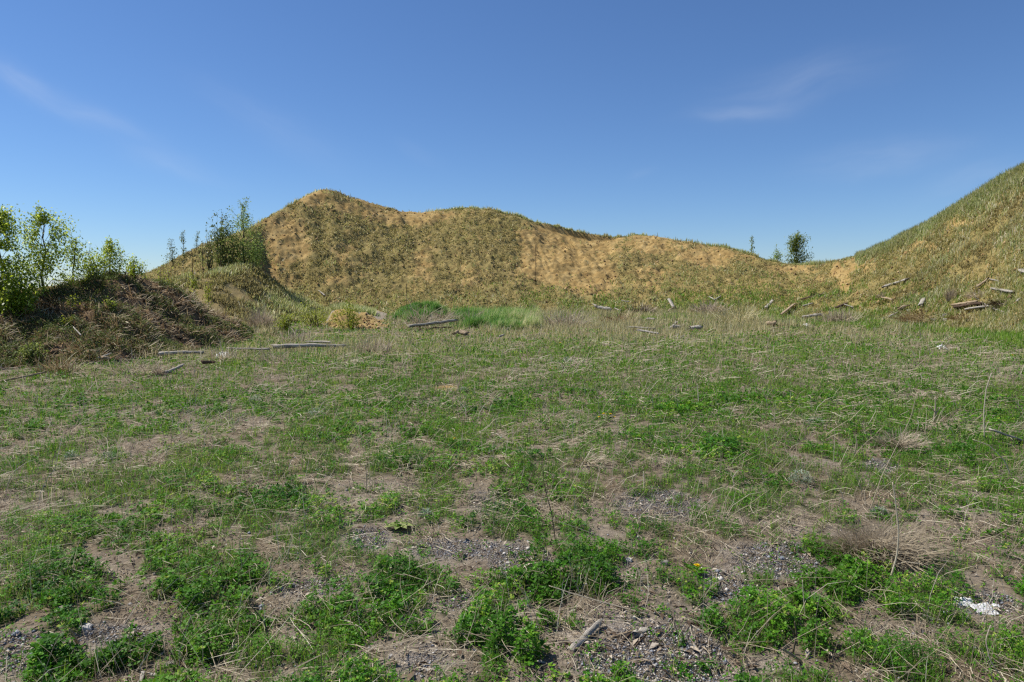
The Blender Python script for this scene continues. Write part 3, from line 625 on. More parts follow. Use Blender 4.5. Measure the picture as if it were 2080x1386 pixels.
# ------------------------------------------------------------------ saplings and shrubs
def unit(v): return v / (np.linalg.norm(v) + 1e-9)
def H(px, py, d=None):
    if d is None:
        p = hit(px, py)
        if p is None: p = at(px, py, 40.)
    else:
        p = at(px, py, d); p[2] = min(p[2], zf(p[:1], p[1:2])[0])
    return np.asarray(p, float)
def sapling(name, label, cat, px, pyb, pyt, wpx, nleaf, lsize, lmat, style='tree', d=None, group=None, lean=0., seed=0, bark=None):
    R = np.random.default_rng(100 + seed)
    b = H(px, pyb, d); d = b[1]; h = at(px, pyt, d)[2] - b[2]; w = wpx / F * d; nleaf = int(nleaf * 2.3)
    root = thing(name, label, cat, b, group)
    tm = MB(); LP = []
    def stem(p0, p1, r0, r1, n=5, wob=.06, seg=5):
        t = np.linspace(0, 1, n)[:, None]; path = p0 + (p1 - p0) * t
        path[1:-1] += R.normal(0, wob * np.linalg.norm(p1 - p0) * .5, (n - 2, 3)); V, f = tube(path, np.linspace(r0, r1, n), seg); tm.add(V, f, .5); return path
    if style in ('tree', 'column', 'round'):
        top = np.array([lean * h, 0, h * .97]); r0 = .011 * h + .006
        tr = stem(np.array([0, 0, -.08]), top, r0, r0 * .2, 8, .02, 6)
        nb = int({'tree': 26, 'column': 14, 'round': 34}[style])
        for i in range(nb):
            t = .1 + .87 * (i + R.random() * .8) / nb
            p = tr[0] + (top - tr[0]) * t; a = i * 2.4 + R.normal(0, .5)
            if style == 'tree': prof = (.5 + .5 * math.sin(PI * min(1, t * 1.2))) * (1.15 - .6 * t)
            elif style == 'column': prof = .9 - .4 * t
            else: prof = math.sqrt(max(.05, 1 - (2 * t - 1) ** 2)) * .9
            ln = w * .56 * prof * R.uniform(.6, 1.25); el = R.uniform(.25, .75) + .5 * t
            dr = np.array([math.cos(a) * math.cos(el), math.sin(a) * math.cos(el), math.sin(el)])
            q = p + dr * ln + np.array([0, 0, ln * .25])
            br = stem(p, q, r0 * .32 * (1 - .6 * t), r0 * .08, 4, .1, 4)
            m = max(2, int(nleaf / nb * R.uniform(.6, 1.4) * ln / (w * .56 * .75))); tt = R.random(m) ** .7
            c = p + (q - p) * tt[:, None]
            LP.append(c + np.clip(R.normal(0, 1, (m, 3)), -1.7, 1.7) * max(.07, ln * .22))
        m = nleaf // 70; LP.append(top - np.array([lean, 0, 1]) * (R.random(m)[:, None]) * h * .3 + np.clip(R.normal(0, 1, (m, 3)), -1.6, 1.6) * (.07 + w * .05))
    else:                                                   # shrub: a fan of stems
        ns = {'shrub': 11, 'bush': 16, 'vase': 8}[style]
        for i in range(ns):
            a = R.random() * 2 * PI; sp = R.random() ** .6
            hh = h * (1 - .45 * sp ** 2) * R.uniform(.7, 1.02)
            q = np.array([math.cos(a) * w * .46 * sp + lean * hh, math.sin(a) * w * .4 * sp, hh])
            p0 = np.array([math.cos(a), math.sin(a), 0]) * w * .06 * R.random() - np.array([0, 0, .06])
            br = stem(p0, q, .012 + .006 * h, .003, 5, .07, 4)
            lo_ = .4 if style == 'vase' else .08
            m = int(nleaf / ns); tt = lo_ + (1 - lo_) * R.random(m) ** .8
            LP.append(p0 + (q - p0) * tt[:, None] + np.clip(R.normal(0, 1, (m, 3)), -1.7, 1.7) * (.04 + w * .075))
    P = np.concatenate(LP); P[:, 2] = np.maximum(P[:, 2], .02); n = len(P)
    # clumps: drop leaves where a coarse noise is low, so sky shows through
    nz = fbm(P[:, 0] * 2.2 + P[:, 1] * 1.3 + seed * 3, P[:, 2] * 2.2, 2, 90 + seed); k = nz > np.quantile(nz, .12); P = P[k]; n = len(P)
    V, f, r = leaves(P, lod(d, 1.1, lsize * 1.15) * R.uniform(.65, 1.35, n), R.random(n) * 6.28, R.normal(-.55, .7, n), .62, np.clip(R.normal(.45, .25, n), 0, 1), .1)
    lm = MB(); lm.add(V, f, r)
    tm.build('trunk', bark or M_bark, root, (0, 0, 0), True)
    lm.build('crown', lmat, root, (0, 0, 0))
    return root
GT = 'leafy saplings along the top of the dark mound'
sapling('poplar_sapling', 'dense tall poplar sapling cut by the picture edge on the dark mound', 'sapling', 5, 622, 420, 150, 5000, .052, M_poplar, 'tree', 16.2, GT, .0, 1)
sapling('poplar_sapling', 'tall open topped poplar sapling beside the dense one at the picture edge', 'sapling', 84, 606, 424, 130, 2600, .055, M_poplar, 'tree', 17.2, GT, .08, 2)
sapling('poplar_sapling', 'slim sparse sapling between the tall open poplar and the twin stemmed bush on the mound', 'sapling', 146, 590, 478, 74, 700, .05, M_poplar, 'tree', 18, GT, .12, 3)
sapling('poplar_sapling', 'mid height thin topped sapling with bright low leaves beside the crest of the dark mound', 'sapling', 186, 580, 494, 74, 620, .055, M_poplar, 'shrub', 18.6, GT, .1, 4)
sapling('poplar_sapling', 'loose bright green sapling standing on the highest point of the dark mound', 'sapling', 222, 572, 488, 74, 800, .055, M_poplar, 'tree', 19, GT, .05, 5)
sapling('poplar_sapling', 'small sapling just beyond the thin metal rod on the dark mound', 'sapling', 272, 566, 514, 48, 420, .05, M_poplar, 'shrub', 19.8, GT, 0, 6)
sapling('shrub', 'bushy dense sapling with bright leaves below the tall poplars at the picture edge', 'shrub', 30, 628, 540, 110, 1500, .06, M_poplar, 'bush', 15.6, None, 0, 26)
sapling('shrub', 'low bright yellow green bush behind the right end of the dark mound', 'shrub', 337, 570, 522, 46, 520, .06, M_yellow, 'bush', 27, None, 0, 7)
GR = 'small dark saplings in a line on the bare skyline ridge'
sapling('small_sapling', 'sparse dark sapling lowest on the bare skyline ridge', 'sapling', 350, 528, 484, 26, 240, .07, M_dark, 'tree', 42.5, GR, 0, 8)
sapling('small_sapling', 'narrow dark sapling, second up the bare skyline ridge', 'sapling', 373, 514, 472, 20, 200, .07, M_dark, 'column', 43, GR, 0, 9)
sapling('small_sapling', 'tiny thin sapling on the skyline ridge just below the big dark bush', 'sapling', 398, 503, 472, 20, 130, .06, M_dark, 'column', 43.5, GR, .1, 10)
sapling('small_sapling', 'faint thin sapling on the slope below the skyline saplings', 'sapling', 412, 530, 493, 20, 120, .06, M_feather, 'column', 36, None, 0, 11)
sapling('dark_shrub', 'large dark leafy bush on the ridge next to the pale feathery tree', 'shrub', 453, 536, 432, 88, 2300, .09, M_dark, 'shrub', 35.5, None, 0, 12)
sapling('dark_shrub', 'small dark bush tucked against the large dark bush on the ridge', 'shrub', 424, 500, 458, 22, 220, .08, M_dark, 'shrub', 40, None, 0, 13)
sapling('feathery_tree', 'tall pale feathery tree standing over the dark hollow on the ridge', 'tree', 494, 540, 407, 96, 2400, .07, M_feather, 'tree', 36, None, .02, 14)
sapling('feathery_tree', 'short rounded green tree leaning right beside the tall feathery tree', 'tree', 502, 542, 440, 74, 1500, .07, M_feather, 'shrub', 36.4, None, .12, 15)
GC = 'narrow upright saplings behind the end of the dark mound'
sapling('columnar_sapling', 'taller of the two narrow yellow green saplings behind the dark mound', 'sapling', 397, 618, 543, 20, 360, .06, M_yellow, 'column', 25, GC, -.03, 16)
sapling('columnar_sapling', 'shorter of the two narrow yellow green saplings behind the dark mound', 'sapling', 421, 624, 570, 17, 260, .055, M_yellow, 'column', 24.5, GC, .05, 17)
sapling('yellow_shrub', 'yellow green shrub with bare lower stems in front of the orange sand bank', 'shrub', 706, 688, 598, 56, 760, .055, M_yellow, 'vase', 26.2, None, 0, 18)
sapling('green_shrub', 'bright upright green shrub beside the pale clump of dry grass', 'shrub', 578, 684, 624, 34, 520, .055, M_yellow, 'bush', 25.8, None, 0, 19)
sapling('green_shrub', 'loose spreading green shrub between the upright green shrub and the sand bank', 'shrub', 640, 678, 606, 88, 800, .05, M_yellow, 'bush', 28, None, 0, 20)
sapling('green_shrub', 'leafy bush low on the near face of the dark mound', 'shrub', 72, 738, 678, 62, 420, .045, M_olive, 'bush', None, None, 0, 21)
sapling('seedling', 'tiny bright seedling high on the dark mound below the slim saplings', 'seedling', 148, 630, 604, 16, 60, .05, M_yellow, 'column', None, None, 0, 22)
sapling('seedling', 'small leafy seedling on the middle of the dark mound', 'seedling', 222, 632, 608, 20, 90, .045, M_poplar, 'shrub', None, None, 0, 23)
sapling('seedling', 'pale green seedling low on the dark mound above the leafy bush', 'seedling', 136, 662, 636, 20, 90, .045, M_yellow, 'shrub', None, None, 0, 27)
sapling('skyline_tree', 'thin wispy sapling on the low crest, leftmost of the three there', 'tree', 1527, 510, 478, 18, 150, .1, M_olive, 'column', 60, 'trees on the low crest', 0, 24)
sapling('skyline_tree', 'pale rounded bush on the low crest beside the dark round tree', 'tree', 1578, 532, 497, 30, 420, .1, M_feather, 'shrub', 56, 'trees on the low crest', 0, 25)
sapling('skyline_tree', 'dark round full tree on the low crest', 'tree', 1617, 536, 482, 48, 2300, .1, M_olive, 'round', 54.5, 'trees on the low crest', 0, 28)
def bladeplant(name, label, cat, px, py, wpx, hpx, n, mat, lean=.6, group=None, d=None, wreal=.004, k=.6, part='foliage', rmean=.5):
    b = H(px, py, d); d = b[1]; w = wpx / F * d; h = hpx / F * d
    root = thing(name, label, cat, b, group)
    rr = np.sqrt(rng.random(n)); a = rng.random(n) * 6.28
    P = np.stack([rr * np.cos(a) * w * .3, rr * np.sin(a) * w * .3, 0 * a], 1)
    V, f, r = blades(P, h * rng.uniform(.5, 1.1, n) * (1 - .3 * rr), lod(d, k, wreal), a + rng.normal(0, .4, n), lean * rr * rng.uniform(.5, 1.3, n), .5, np.clip(rng.normal(rmean, .22, n), 0, 1))
    m = MB(); m.add(V, f, r); m.build(part, mat, root, (0, 0, 0)); return root
bladeplant('dry_grass_clump', 'tall pale clump of dead grass on the slope beside the bright green shrub', 'grass clump', 532, 676, 64, 66, 420, M_straw, .7, None, 26)
bladeplant('dry_grass_clump', 'pale sheaf of dead grass lying by the short log at the foot of the mound', 'grass clump', 323, 764, 34, 28, 160, M_straw, .6)
bladeplant('sage_bush', 'grey green bush growing high on the bare sandy slope under the skyline', 'shrub', 1304, 522, 52, 36, 500, M_sage, 1.0, None, 55)
bladeplant('dry_grass_clump', 'brown tuft of dead grass above the split timbers on the right hand bank', 'grass clump', 1932, 612, 26, 34, 200, M_straw, .7)
bladeplant('grass_clump', 'dark green round clump in the tall pale grass right of the low hump', 'grass clump', 1052, 672, 30, 26, 260, M_lush, .8)
for i, (px, py, w, h, lb) in enumerate([(145, 936, 34, 24, 'silvery sage plant left of its twin on the strawy ground below the mound'), (222, 936, 40, 20, 'flat silvery sage plant beside a bright green weed below the mound'),
        (642, 848, 46, 22, 'grey green sage plant alone in the short grass in front of the sand spot'), (1655, 866, 46, 24, 'grey green sage plant at the middle of the grass, near the white broken stems'),
        (1626, 985, 60, 38, 'largest silvery sage plant, between two gravel patches'), (1152, 738, 24, 14, 'small far silvery sage plant near the paired dandelions'),
        (517, 820, 34, 20, 'pale sage plant in thin grass below the white paper'), (1786, 1050, 40, 24, 'sage plant hidden behind the brown tussock'), (940, 796, 26, 12, 'small sage plant just right of the orange sand spot'),
        (1010, 818, 20, 10, 'tiny grey sage plant between dandelions and the orange sand spot'), (864, 1052, 30, 20, 'small grey sage plant above the pale woolly rosette')]):
    b = H(px, py); d = b[1]; ww = w / F * d; hh = h / F * d; root = thing('sage_plant', lb, 'plant', b, 'silver sage plants in the grass')
    n = 260; a = rng.random(n) * 6.28; rr = rng.random(n) ** .5
    P = np.stack([np.cos(a) * rr * ww * .38, np.sin(a) * rr * ww * .38, hh * (1 - rr ** 2 * .7) * rng.uniform(.15, .9, n)], 1)
    V, f, r = leaves(P, lod(d, 1.5, .022) * rng.uniform(.7, 1.5, n), a + rng.normal(0, .5, n), rng.normal(.6, .4, n), .28, None)
    m = MB(); m.add(V, f, r); m.build('foliage', M_sage, root, (0, 0, 0))

# woolly rosette
b = H(812, 1076); root = thing('mullein_rosette', 'pale woolly rosette of large oval leaves among dark clover', 'plant', b)
for j in range(11):
    a = j * 2.4 + .3; el = .25 + .5 * (j % 3) / 2; ln = .11 - .03 * (j % 3); m = MB()
    t = np.linspace(0, 1, 7); wd = np.sin(PI * np.clip(t * .92 + .06, 0, 1)) ** .8 * ln * .27
    cx = t * ln; cz = .015 + np.sin(el) * cx - .9 * cx ** 2 / ln * .35
    L_ = np.stack([cx * np.cos(a) - wd * np.sin(a), cx * np.sin(a) + wd * np.cos(a), cz + wd * .35], 1); R_ = np.stack([cx * np.cos(a) + wd * np.sin(a), cx * np.sin(a) - wd * np.cos(a), cz + wd * .35], 1); C_ = np.stack([cx * np.cos(a), cx * np.sin(a), cz], 1)
    V = np.concatenate([L_, C_, R_]); f = np.array([(i, i + 7, i + 8, i + 1) for i in range(6)] + [(i + 7, i + 14, i + 15, i + 8) for i in range(6)])
    m.add(V, f, rng.random()); m.build('leaf', M_mullein, root, (0, 0, 0), True)

# dandelions
def dandelion(px, py, heads, label, sz=.034):
    b = H(px, py); d = b[1]; root = thing('dandelion', label, 'flower', b, 'yellow dandelions in the grass')
    n = 12; a = np.arange(n) * 2.4; V, f, r = leaves(np.zeros((n, 3)) + [0, 0, .012], .1 * rng.uniform(.7, 1.2, n), a, rng.uniform(.15, .6, n), .25); m = MB(); m.add(V, f, r); m.build('leaf_rosette', M_clover, root, (0, 0, 0))
    for (hx, hy) in heads:
        p = at(hx, hy, d) - b; p[2] = max(p[2], .05)
        V, f = tube([np.array([0, 0, 0]), p * [.6, .6, .6], p], .0022, 4); m = MB(); m.add(V, f, .4); m.build('stem', M_grass, root, (0, 0, 0))
        n = 46; a = rng.random(n) * 6.28; rr = rng.random(n)
        V, f, r = leaves(np.repeat(p[None], n, 0) + [0, 0, .002], lod(d, 1.0, sz * .6) * (.6 + .5 * rr), a, 1.25 - 1.2 * rr, .3)
        m = MB(); m.add(V, f, r); m.build('flower_head', M_petal, root, (0, 0, 0))
dandelion(1232, 856, [(1217, 848), (1226, 841), (1240, 842), (1247, 849)], 'dandelion clump with four yellow heads in the middle of the grass')
dandelion(923, 901, [(923, 895)], 'single dandelion nearest the bare dirt, left of the picture middle')
dandelion(1123, 756, [(1118, 748), (1129, 749)], 'far dandelion with two yellow heads side by side')
dandelion(1414, 1168, [(1415, 1154)], 'single dandelion on bare gravelly dirt, nearest to the camera')
dandelion(2058, 728, [(2057, 722)], 'lone dandelion far off at the edge of the grass below the timbers')
dandelion(1036, 748, [(1037, 742)], 'tiny far dandelion left of the two headed one')
dandelion(1140, 704, [(1138, 697)], 'farthest dandelion near the foot of the tall pale grass')

# ------------------------------------------------------------------ timbers, posts and litter
def timber(label, p1, p2, th, mat=None, kind='board', d=None, name=None, cat=None, group=None, wide=1.3, dd=0., seed=0, lift=.0):
    R = np.random.default_rng(500 + seed)
    lo_, hi = (p1, p2) if p1[1] >= p2[1] else (p2, p1)
    if d is None: d = H(*lo_)[1]
    t = th / F * d
    p0 = np.array([*H(*lo_)]); q0 = hit(*hi)
    if q0 is not None and parts(p0[:1], p0[1:2])[1][0] in (1, 2, 3) and abs(q0[1] - d) < 2.2: dd = q0[1] - d
    A = at(lo_[0], lo_[1], d); B = at(hi[0], hi[1], d + dd)
    for q in (A, B):
        g = zf(q[:1], q[1:2])[0]; q[2] = max(q[2], g + t * .3 + lift + (.14 if q[1] > 13 else 0))
    ln = np.linalg.norm(B - A); ax = unit(B - A); n = 13
    s = np.linspace(-.5, .5, n)
    if kind == 'board':
        hw, hh = t * .5 * wide, t * .26
        prof = np.array([[-1, -1], [-.2, -1.02], [1, -1], [1, 1], [.2, 1.03], [-1, 1]]) * [hw, hh]
    else:
        k = 9; an = np.arange(k) / k * 2 * PI; prof = np.stack([np.cos(an), np.sin(an)], 1) * t * .5 * (1 + R.normal(0, .09, k))[:, None]
    k = len(prof); V = []
    for i in range(n):
        tp = 1.0 if kind == 'board' else (1 - .35 * (i / n)) * (1 + R.normal(0, .05))
        ends = R.normal(0, t * .5, k) if i in (0, n - 1) else np.zeros(k)
        c = np.array([0, R.normal(0, t * .05) + (math.sin(i * .35 + seed) * t * .14 if kind != 'board' else 0), R.normal(0, t * .03)])
        for j in range(k): V.append([s[i] * ln + ends[j], prof[j][0] * tp + c[1] + R.normal(0, t * .025), prof[j][1] * tp + c[2] + R.normal(0, t * .025)])
    q = [(i * k + j, i * k + (j + 1) % k, (i + 1) * k + (j + 1) % k, (i + 1) * k + j) for i in range(n - 1) for j in range(k)]
    o = build(name or ('board' if kind == 'board' else 'log'), np.array(V), [np.array(q), np.array([list(range(k))[::-1], [(n - 1) * k + j for j in range(k)]])], mat or M_grey, None, None, None, kind != 'board')
    z = np.array([0, 0, 1.]); y = unit(np.cross(z, ax)); zz = np.cross(ax, y); M = Matrix(np.stack([ax, y, zz], 1).tolist()).to_4x4()
    rl = R.uniform(-.35, .35) if kind == 'board' else R.uniform(0, 6)
    o.matrix_world = Matrix.Translation(((A + B) / 2).tolist()) @ M @ Matrix.Rotation(rl, 4, 'X')
    return tag(o, label, cat or ('board' if kind == 'board' else 'log'), group)
TW = 'weathered timbers lying round the edge of the pit floor'
T = [('long grey beam tilted up against the green grassy hump', (832, 680), (926, 651), 9, M_grey, 'board', 25.5, .5),
     ('thin dark stick lying under the tilted grey beam', (880, 684), (918, 672), 3, M_rot, 'log', 25.4, .3),
     ('long grey log at the foot of the dark mound, left of the white paper', (322, 733), (416, 717), 9, M_grey, 'log', None, .5),
     ('thick grey log lying flat in dead grass, right of the white paper', (556, 718), (702, 711), 9, M_grey, 'log', None, .2),
     ('grey pole angled down onto the thick flat log', (622, 694), (672, 708), 5, M_grey, 'log', None, .3),
     ('thin straight pole between the white paper and the thick flat log', (462, 714), (548, 722), 4, M_grey, 'log', None, .2),
     ('short grey log in the grass beside the pale grass sheaf', (326, 762), (372, 752), 8, M_grey, 'log', None, .2),
     ('dark broken stub right of the short grey log', (412, 752), (436, 749), 7, M_rot, 'log', None, .1),
     ('long brown pole in dead weeds along the mound foot at the picture edge', (-6, 778), (92, 756), 5, M_tan, 'log', None, .4),
     ('leaning stick above a pale stub at the mound foot', (200, 742), (223, 719), 4, M_grey, 'log', None, .2),
     ('pale stub on the ground by the leaning stick', (208, 744), (221, 736), 8, M_tan, 'log', None, .1),
     ('stick poking from the mound face above the long grey log', (150, 678), (166, 696), 3, M_grey, 'log', None, .2),
     ('white split plank on the dead grass strip, upper of a crossed pair', (1278, 664), (1330, 677), 5, M_grey, 'board', None, .3),
     ('thin grey plank crossing under the white split plank', (1294, 670), (1338, 688), 5, M_grey, 'board', None, .3),
     ('stout pale log end sticking from the brown weeds on the far bank', (1210, 621), (1238, 638), 9, M_grey, 'log', None, .4),
     ('small pale stick above the stout pale log end', (1262, 616), (1278, 618), 3, M_grey, 'log', None, .1),
     ('thin stick right of the stout pale log end', (1248, 632), (1262, 637), 3, M_grey, 'log', None, .1),
     ('short white plank standing out of the weeds above the crossed planks', (1316, 649), (1328, 656), 5, M_grey, 'board', None, .1),
     ('upright pale stump post in the weeds at the foot of the slope', (1368, 630), (1358, 613), 4.5, M_grey, 'board', None, .1),
     ('small stick leaning below the upright pale stump', (1358, 638), (1369, 630), 4, M_tan, 'log', None, .1),
     ('pale grey log half buried in dead grass, left of its twin', (1364, 675), (1384, 672), 9, M_grey, 'log', None, .1),
     ('pale grey log half buried in dead grass, right of its twin', (1402, 672), (1422, 676), 9, M_grey, 'log', None, .1),
     ('small pale post end between the two half buried logs', (1372, 664), (1374, 655), 6, M_grey, 'log', None, .0),
     ('thin pale stake above the half buried logs', (1430, 664), (1434, 656), 4, M_grey, 'log', None, .0),
     ('V shaped pale branch, sloping down arm, on the grassy foot', (1440, 608), (1452, 615), 3, M_grey, 'log', None, .1),
     ('V shaped pale branch, rising arm, on the grassy foot', (1452, 615), (1464, 607), 3, M_grey, 'log', None, .1),
     ('grey upright plank leaning right in the green grass', (1555, 632), (1570, 616), 4.5, M_grey, 'board', None, .2),
     ('tan upright plank leaning right, nearest the gully', (1587, 645), (1613, 624), 4.5, M_tan, 'board', None, .2),
     ('wide pale plank low in the dead grass below the gully', (1636, 652), (1664, 639), 9, M_grey, 'board', None, .3),
     ('dark thin branch rising toward the gully foot', (1626, 614), (1672, 602), 3, M_rot, 'log', None, .3),
     ('thin pale branch below the dark thin branch', (1632, 627), (1652, 622), 3, M_grey, 'log', None, .1),
     ('pinkish pale log end in the dead grass strip', (1562, 658), (1578, 667), 10, M_tan, 'log', None, .1),
     ('dark split timber beside rotten wood at the gully foot', (1700, 632), (1720, 624), 7, M_rot, 'board', None, .2),
     ('thin pale sliver on the rotten wood at the gully foot', (1716, 626), (1734, 632), 3, M_grey, 'board', None, .1),
     ('broad pale plank alone on the hillside above the debris', (1792, 591), (1844, 575), 7, M_grey, 'board', None, .3),
     ('pale stick by the grey brush below the lone plank', (1790, 612), (1812, 617), 4, M_tan, 'log', None, .1),
     ('short upright grey stick left of the split timbers', (1870, 627), (1876, 615), 6, M_grey, 'board', None, .1),
     ('grey stick sloping through dead grass below the upright stick', (1806, 650), (1824, 641), 4, M_grey, 'log', None, .1),
     ('pale weathered plank over the dark gap in the debris heap', (1938, 629), (1986, 623), 7, M_tan, 'board', None, .2),
     ('pale grey plank under the dark gap in the debris heap', (1962, 638), (1998, 633), 7, M_grey, 'board', None, .1),
     ('dark filler board painting the shade in the gap between the pale planks', (1940, 634), (1996, 627), 8, M_rot, 'board', None, .15),  # dark wood colour stands in for the shade of the cavity
     ('thin broken stick crossing the end of the pale planks', (1982, 614), (2008, 632), 4, M_grey, 'log', None, .2),
     ('thin white stick in grass beyond the end of the pale planks', (2014, 635), (2040, 642), 3, M_grey, 'log', None, .1),
     ('clean grey plank lying over brown rotten wood', (2014, 595), (2056, 603), 7, M_grey, 'board', None, .2),
     ('curved brown branch above the clean grey plank', (1985, 590), (2008, 574), 5, M_tan, 'log', None, .3),
     ('thin pale branch tip right of the curved brown branch', (2008, 574), (2027, 579), 3, M_grey, 'log', None, .1),
     ('grey block of wood at the picture edge on the bank', (2074, 559), (2090, 562), 8, M_grey, 'board', None, .1),
     ('short pale stick at the edge of the brown rotten wood', (2066, 622), (2074, 615), 5, M_grey, 'log', None, .1),
     ('small pale chunk of wood in grass between stick and gully', (1826, 636), (1840, 631), 8, M_tan, 'log', None, .1),
     ('split grey plank in green grass at the right picture edge', (2014, 873), (2078, 898), 7, M_grey, 'board', None, -.1),
     ('pale end of a board cut by the picture edge above the split grey plank', (2066, 862), (2094, 860), 5, M_grey, 'board', None, .1),
     ('smooth grey driftwood piece on bare dirt near the camera', (1158, 1324), (1219, 1266), 17, M_grey, 'log', None, .22),
     ('curved brown stick pointing to the driftwood on the bare dirt', (1243, 1297), (1290, 1285), 7, M_tan, 'log', None, .08),
     ('pale flat chip of wood at the end of the curved brown stick', (1287, 1292), (1317, 1282), 13, M_grey, 'board', None, .06),
     ('dark thin stick below the pale flat chip', (1288, 1318), (1312, 1292), 4, M_rot, 'log', None, .12),
     ('short dark stick left of the dark thin stick', (1260, 1307), (1280, 1292), 5, M_rot, 'log', None, .08),
     ('brown broken stem lying at the tree of dry stalks near the camera', (1590, 1318), (1626, 1345), 7, M_tan, 'log', None, -.1),
     ('pale bent twig forked over the dirt in the near corner', (142, 1278), (158, 1310), 6, M_tan, 'log', None, -.1),
     ('long straight pale straw stick on bare ground in the near corner', (225, 1291), (306, 1288), 4, M_tan, 'log', None, .02),
     ('grey splinter standing in dirt at the bottom edge', (286, 1386), (291, 1364), 6, M_grey, 'board', None, .05),
     ('white flat splinter on the dirt at the bottom edge', (306, 1371), (336, 1374), 6, M_grey, 'board', None, -.02),
     ('pale tan broken slab standing by roots below the tall grass', (922, 690), (930, 673), 9, M_tan, 'board', None, .1),
     ('second tan slab leaning left by the roots below the tall grass', (946, 689), (934, 674), 9, M_tan, 'board', None, .1),
     ('grey stick standing in dark roots below the tall grass', (1016, 694), (1024, 680), 5, M_grey, 'log', None, .1),
     ('thin pale pole stuck in the slope above the sand bank', (648, 596), (660, 606), 3, M_grey, 'log', None, .2),
     ('brown twig bundle low in the dead grass left of the sage', (480, 862), (498, 858), 6, M_rot, 'log', None, .0)]
for i, (lb, a, b_, th, mt, kd, d, dd) in enumerate(T): timber(lb, a, b_, th, mt, kd, d, None, None, TW, 1.35, dd, i)
# rusty rods
for px, y0, y1, d, lb, cat in ((256, 551, 572, None, 'thin rusty rod standing on the crest of the dark mound', 'post'), (390, 508, 526, 36., 'short dark rod on the grassy ridge slope', 'post'),
                         (826, 576, 616, 33., 'dark rod rising from the green grassy hump', 'post'), (1088, 497, 547, 46., 'tall thin rod standing before the bare sandy scar', 'post')):
    b = H(px, y1, d); d = b[1]; h = (y1 - y0) / F * d + .3; m = MB()
    r = lod(d, .26, .012)
    zb = zf(b[:1], b[1:2])[0] - .3
    b = np.array([b[0], b[1], zb]); tz = at(px, y0, d)[2] - zb
    V, f = tube(np.array([[0, 0, 0], [.01, 0, tz * .5], [0, 0, tz - .03], [0.0, 0, tz]]), np.array([1, 1, 1, .5]) * r, 6); m.add(V, f)
    for q in np.linspace(.45, .9, 6): V, f = tube([[0, -r * 1.3, tz * q], [0, -r * 1.3, tz * q + .02]], r * .5, 4); m.add(V, f)
    tag(m.build('metal_rod', M_rust, None, b), lb, cat, 'thin metal rods standing about the pit')
# stones
def stone(px, py, wpx, hpx, mat, label, seed, group=None):
    R = np.random.default_rng(900 + seed); import bmesh
    b = H(px, py); d = b[1]; w = wpx / F * d; h = hpx / F * d
    bm = bmesh.new(); bmesh.ops.create_icosphere(bm, subdivisions=3, radius=.5)
    for v in bm.verts:
        c = v.co; q = 1 + .5 * (fbm(np.array([c.x * 2.2 + c.z * 1.3 + seed * 4.1]), np.array([c.y * 2.2 + c.z * 1.7]), 3, seed)[0] - .5)
        c2 = Vector([max(-.38, min(.38, x)) for x in c]); v.co = Vector((c2.x * q * w * 1.25, c2.y * q * w * 1.0, c2.z * q * h * 1.3 + h * .3))
    me = bpy.data.meshes.new('stone'); bm.to_mesh(me); bm.free(); me.materials.append(mat)
    o = bpy.data.objects.new('stone', me); COL.objects.link(o); o.location = b.tolist(); o.rotation_euler = (0, 0, R.random() * 6)
    return tag(o, label, 'stone', group)
for i, a in enumerate([(176, 1278, 26, 13, M_pale, 'pale block of stone beside the forked twig in the near corner'), (794, 1336, 10, 8, M_pale, 'small tan stone at the foot of the near clover clump'),
        (1288, 1258, 8, 8, M_pale, 'small white stone on bare dirt above the pale wood chip'), (345, 1352, 18, 9, M_stone, 'flat pale stone in the dirt near the bottom left'), (866, 1262, 9, 6, M_pale, 'small pale stone on dirt right of the near clover'),
        (1032, 1146, 10, 6, M_pale, 'white pebble sized stone on the grey gravel patch'), (1216, 1181, 12, 7, M_white, 'small white stone in clover above the bare dirt'), (1846, 633, 9, 6, M_pale, 'pale stone by the bank foot near the upright stick'),
        (1922, 644, 14, 9, M_stone, 'grey tan stone below the split timbers'), (1920, 652, 10, 6, M_pale, 'small white stone under the grey tan stone'), (1900, 652, 16, 6, M_stone, 'flat grey stone left of the small white stone'),
        (1350, 1146, 16, 9, M_stone, 'grey stone near the lone near dandelion'), (1278, 1140, 14, 8, M_pale, 'pale stone between clover clumps right of the middle'), (1110, 1276, 12, 6, M_stone, 'grey stone in dirt above the driftwood')]):
    stone(*a, i, 'loose stones on the pit floor')
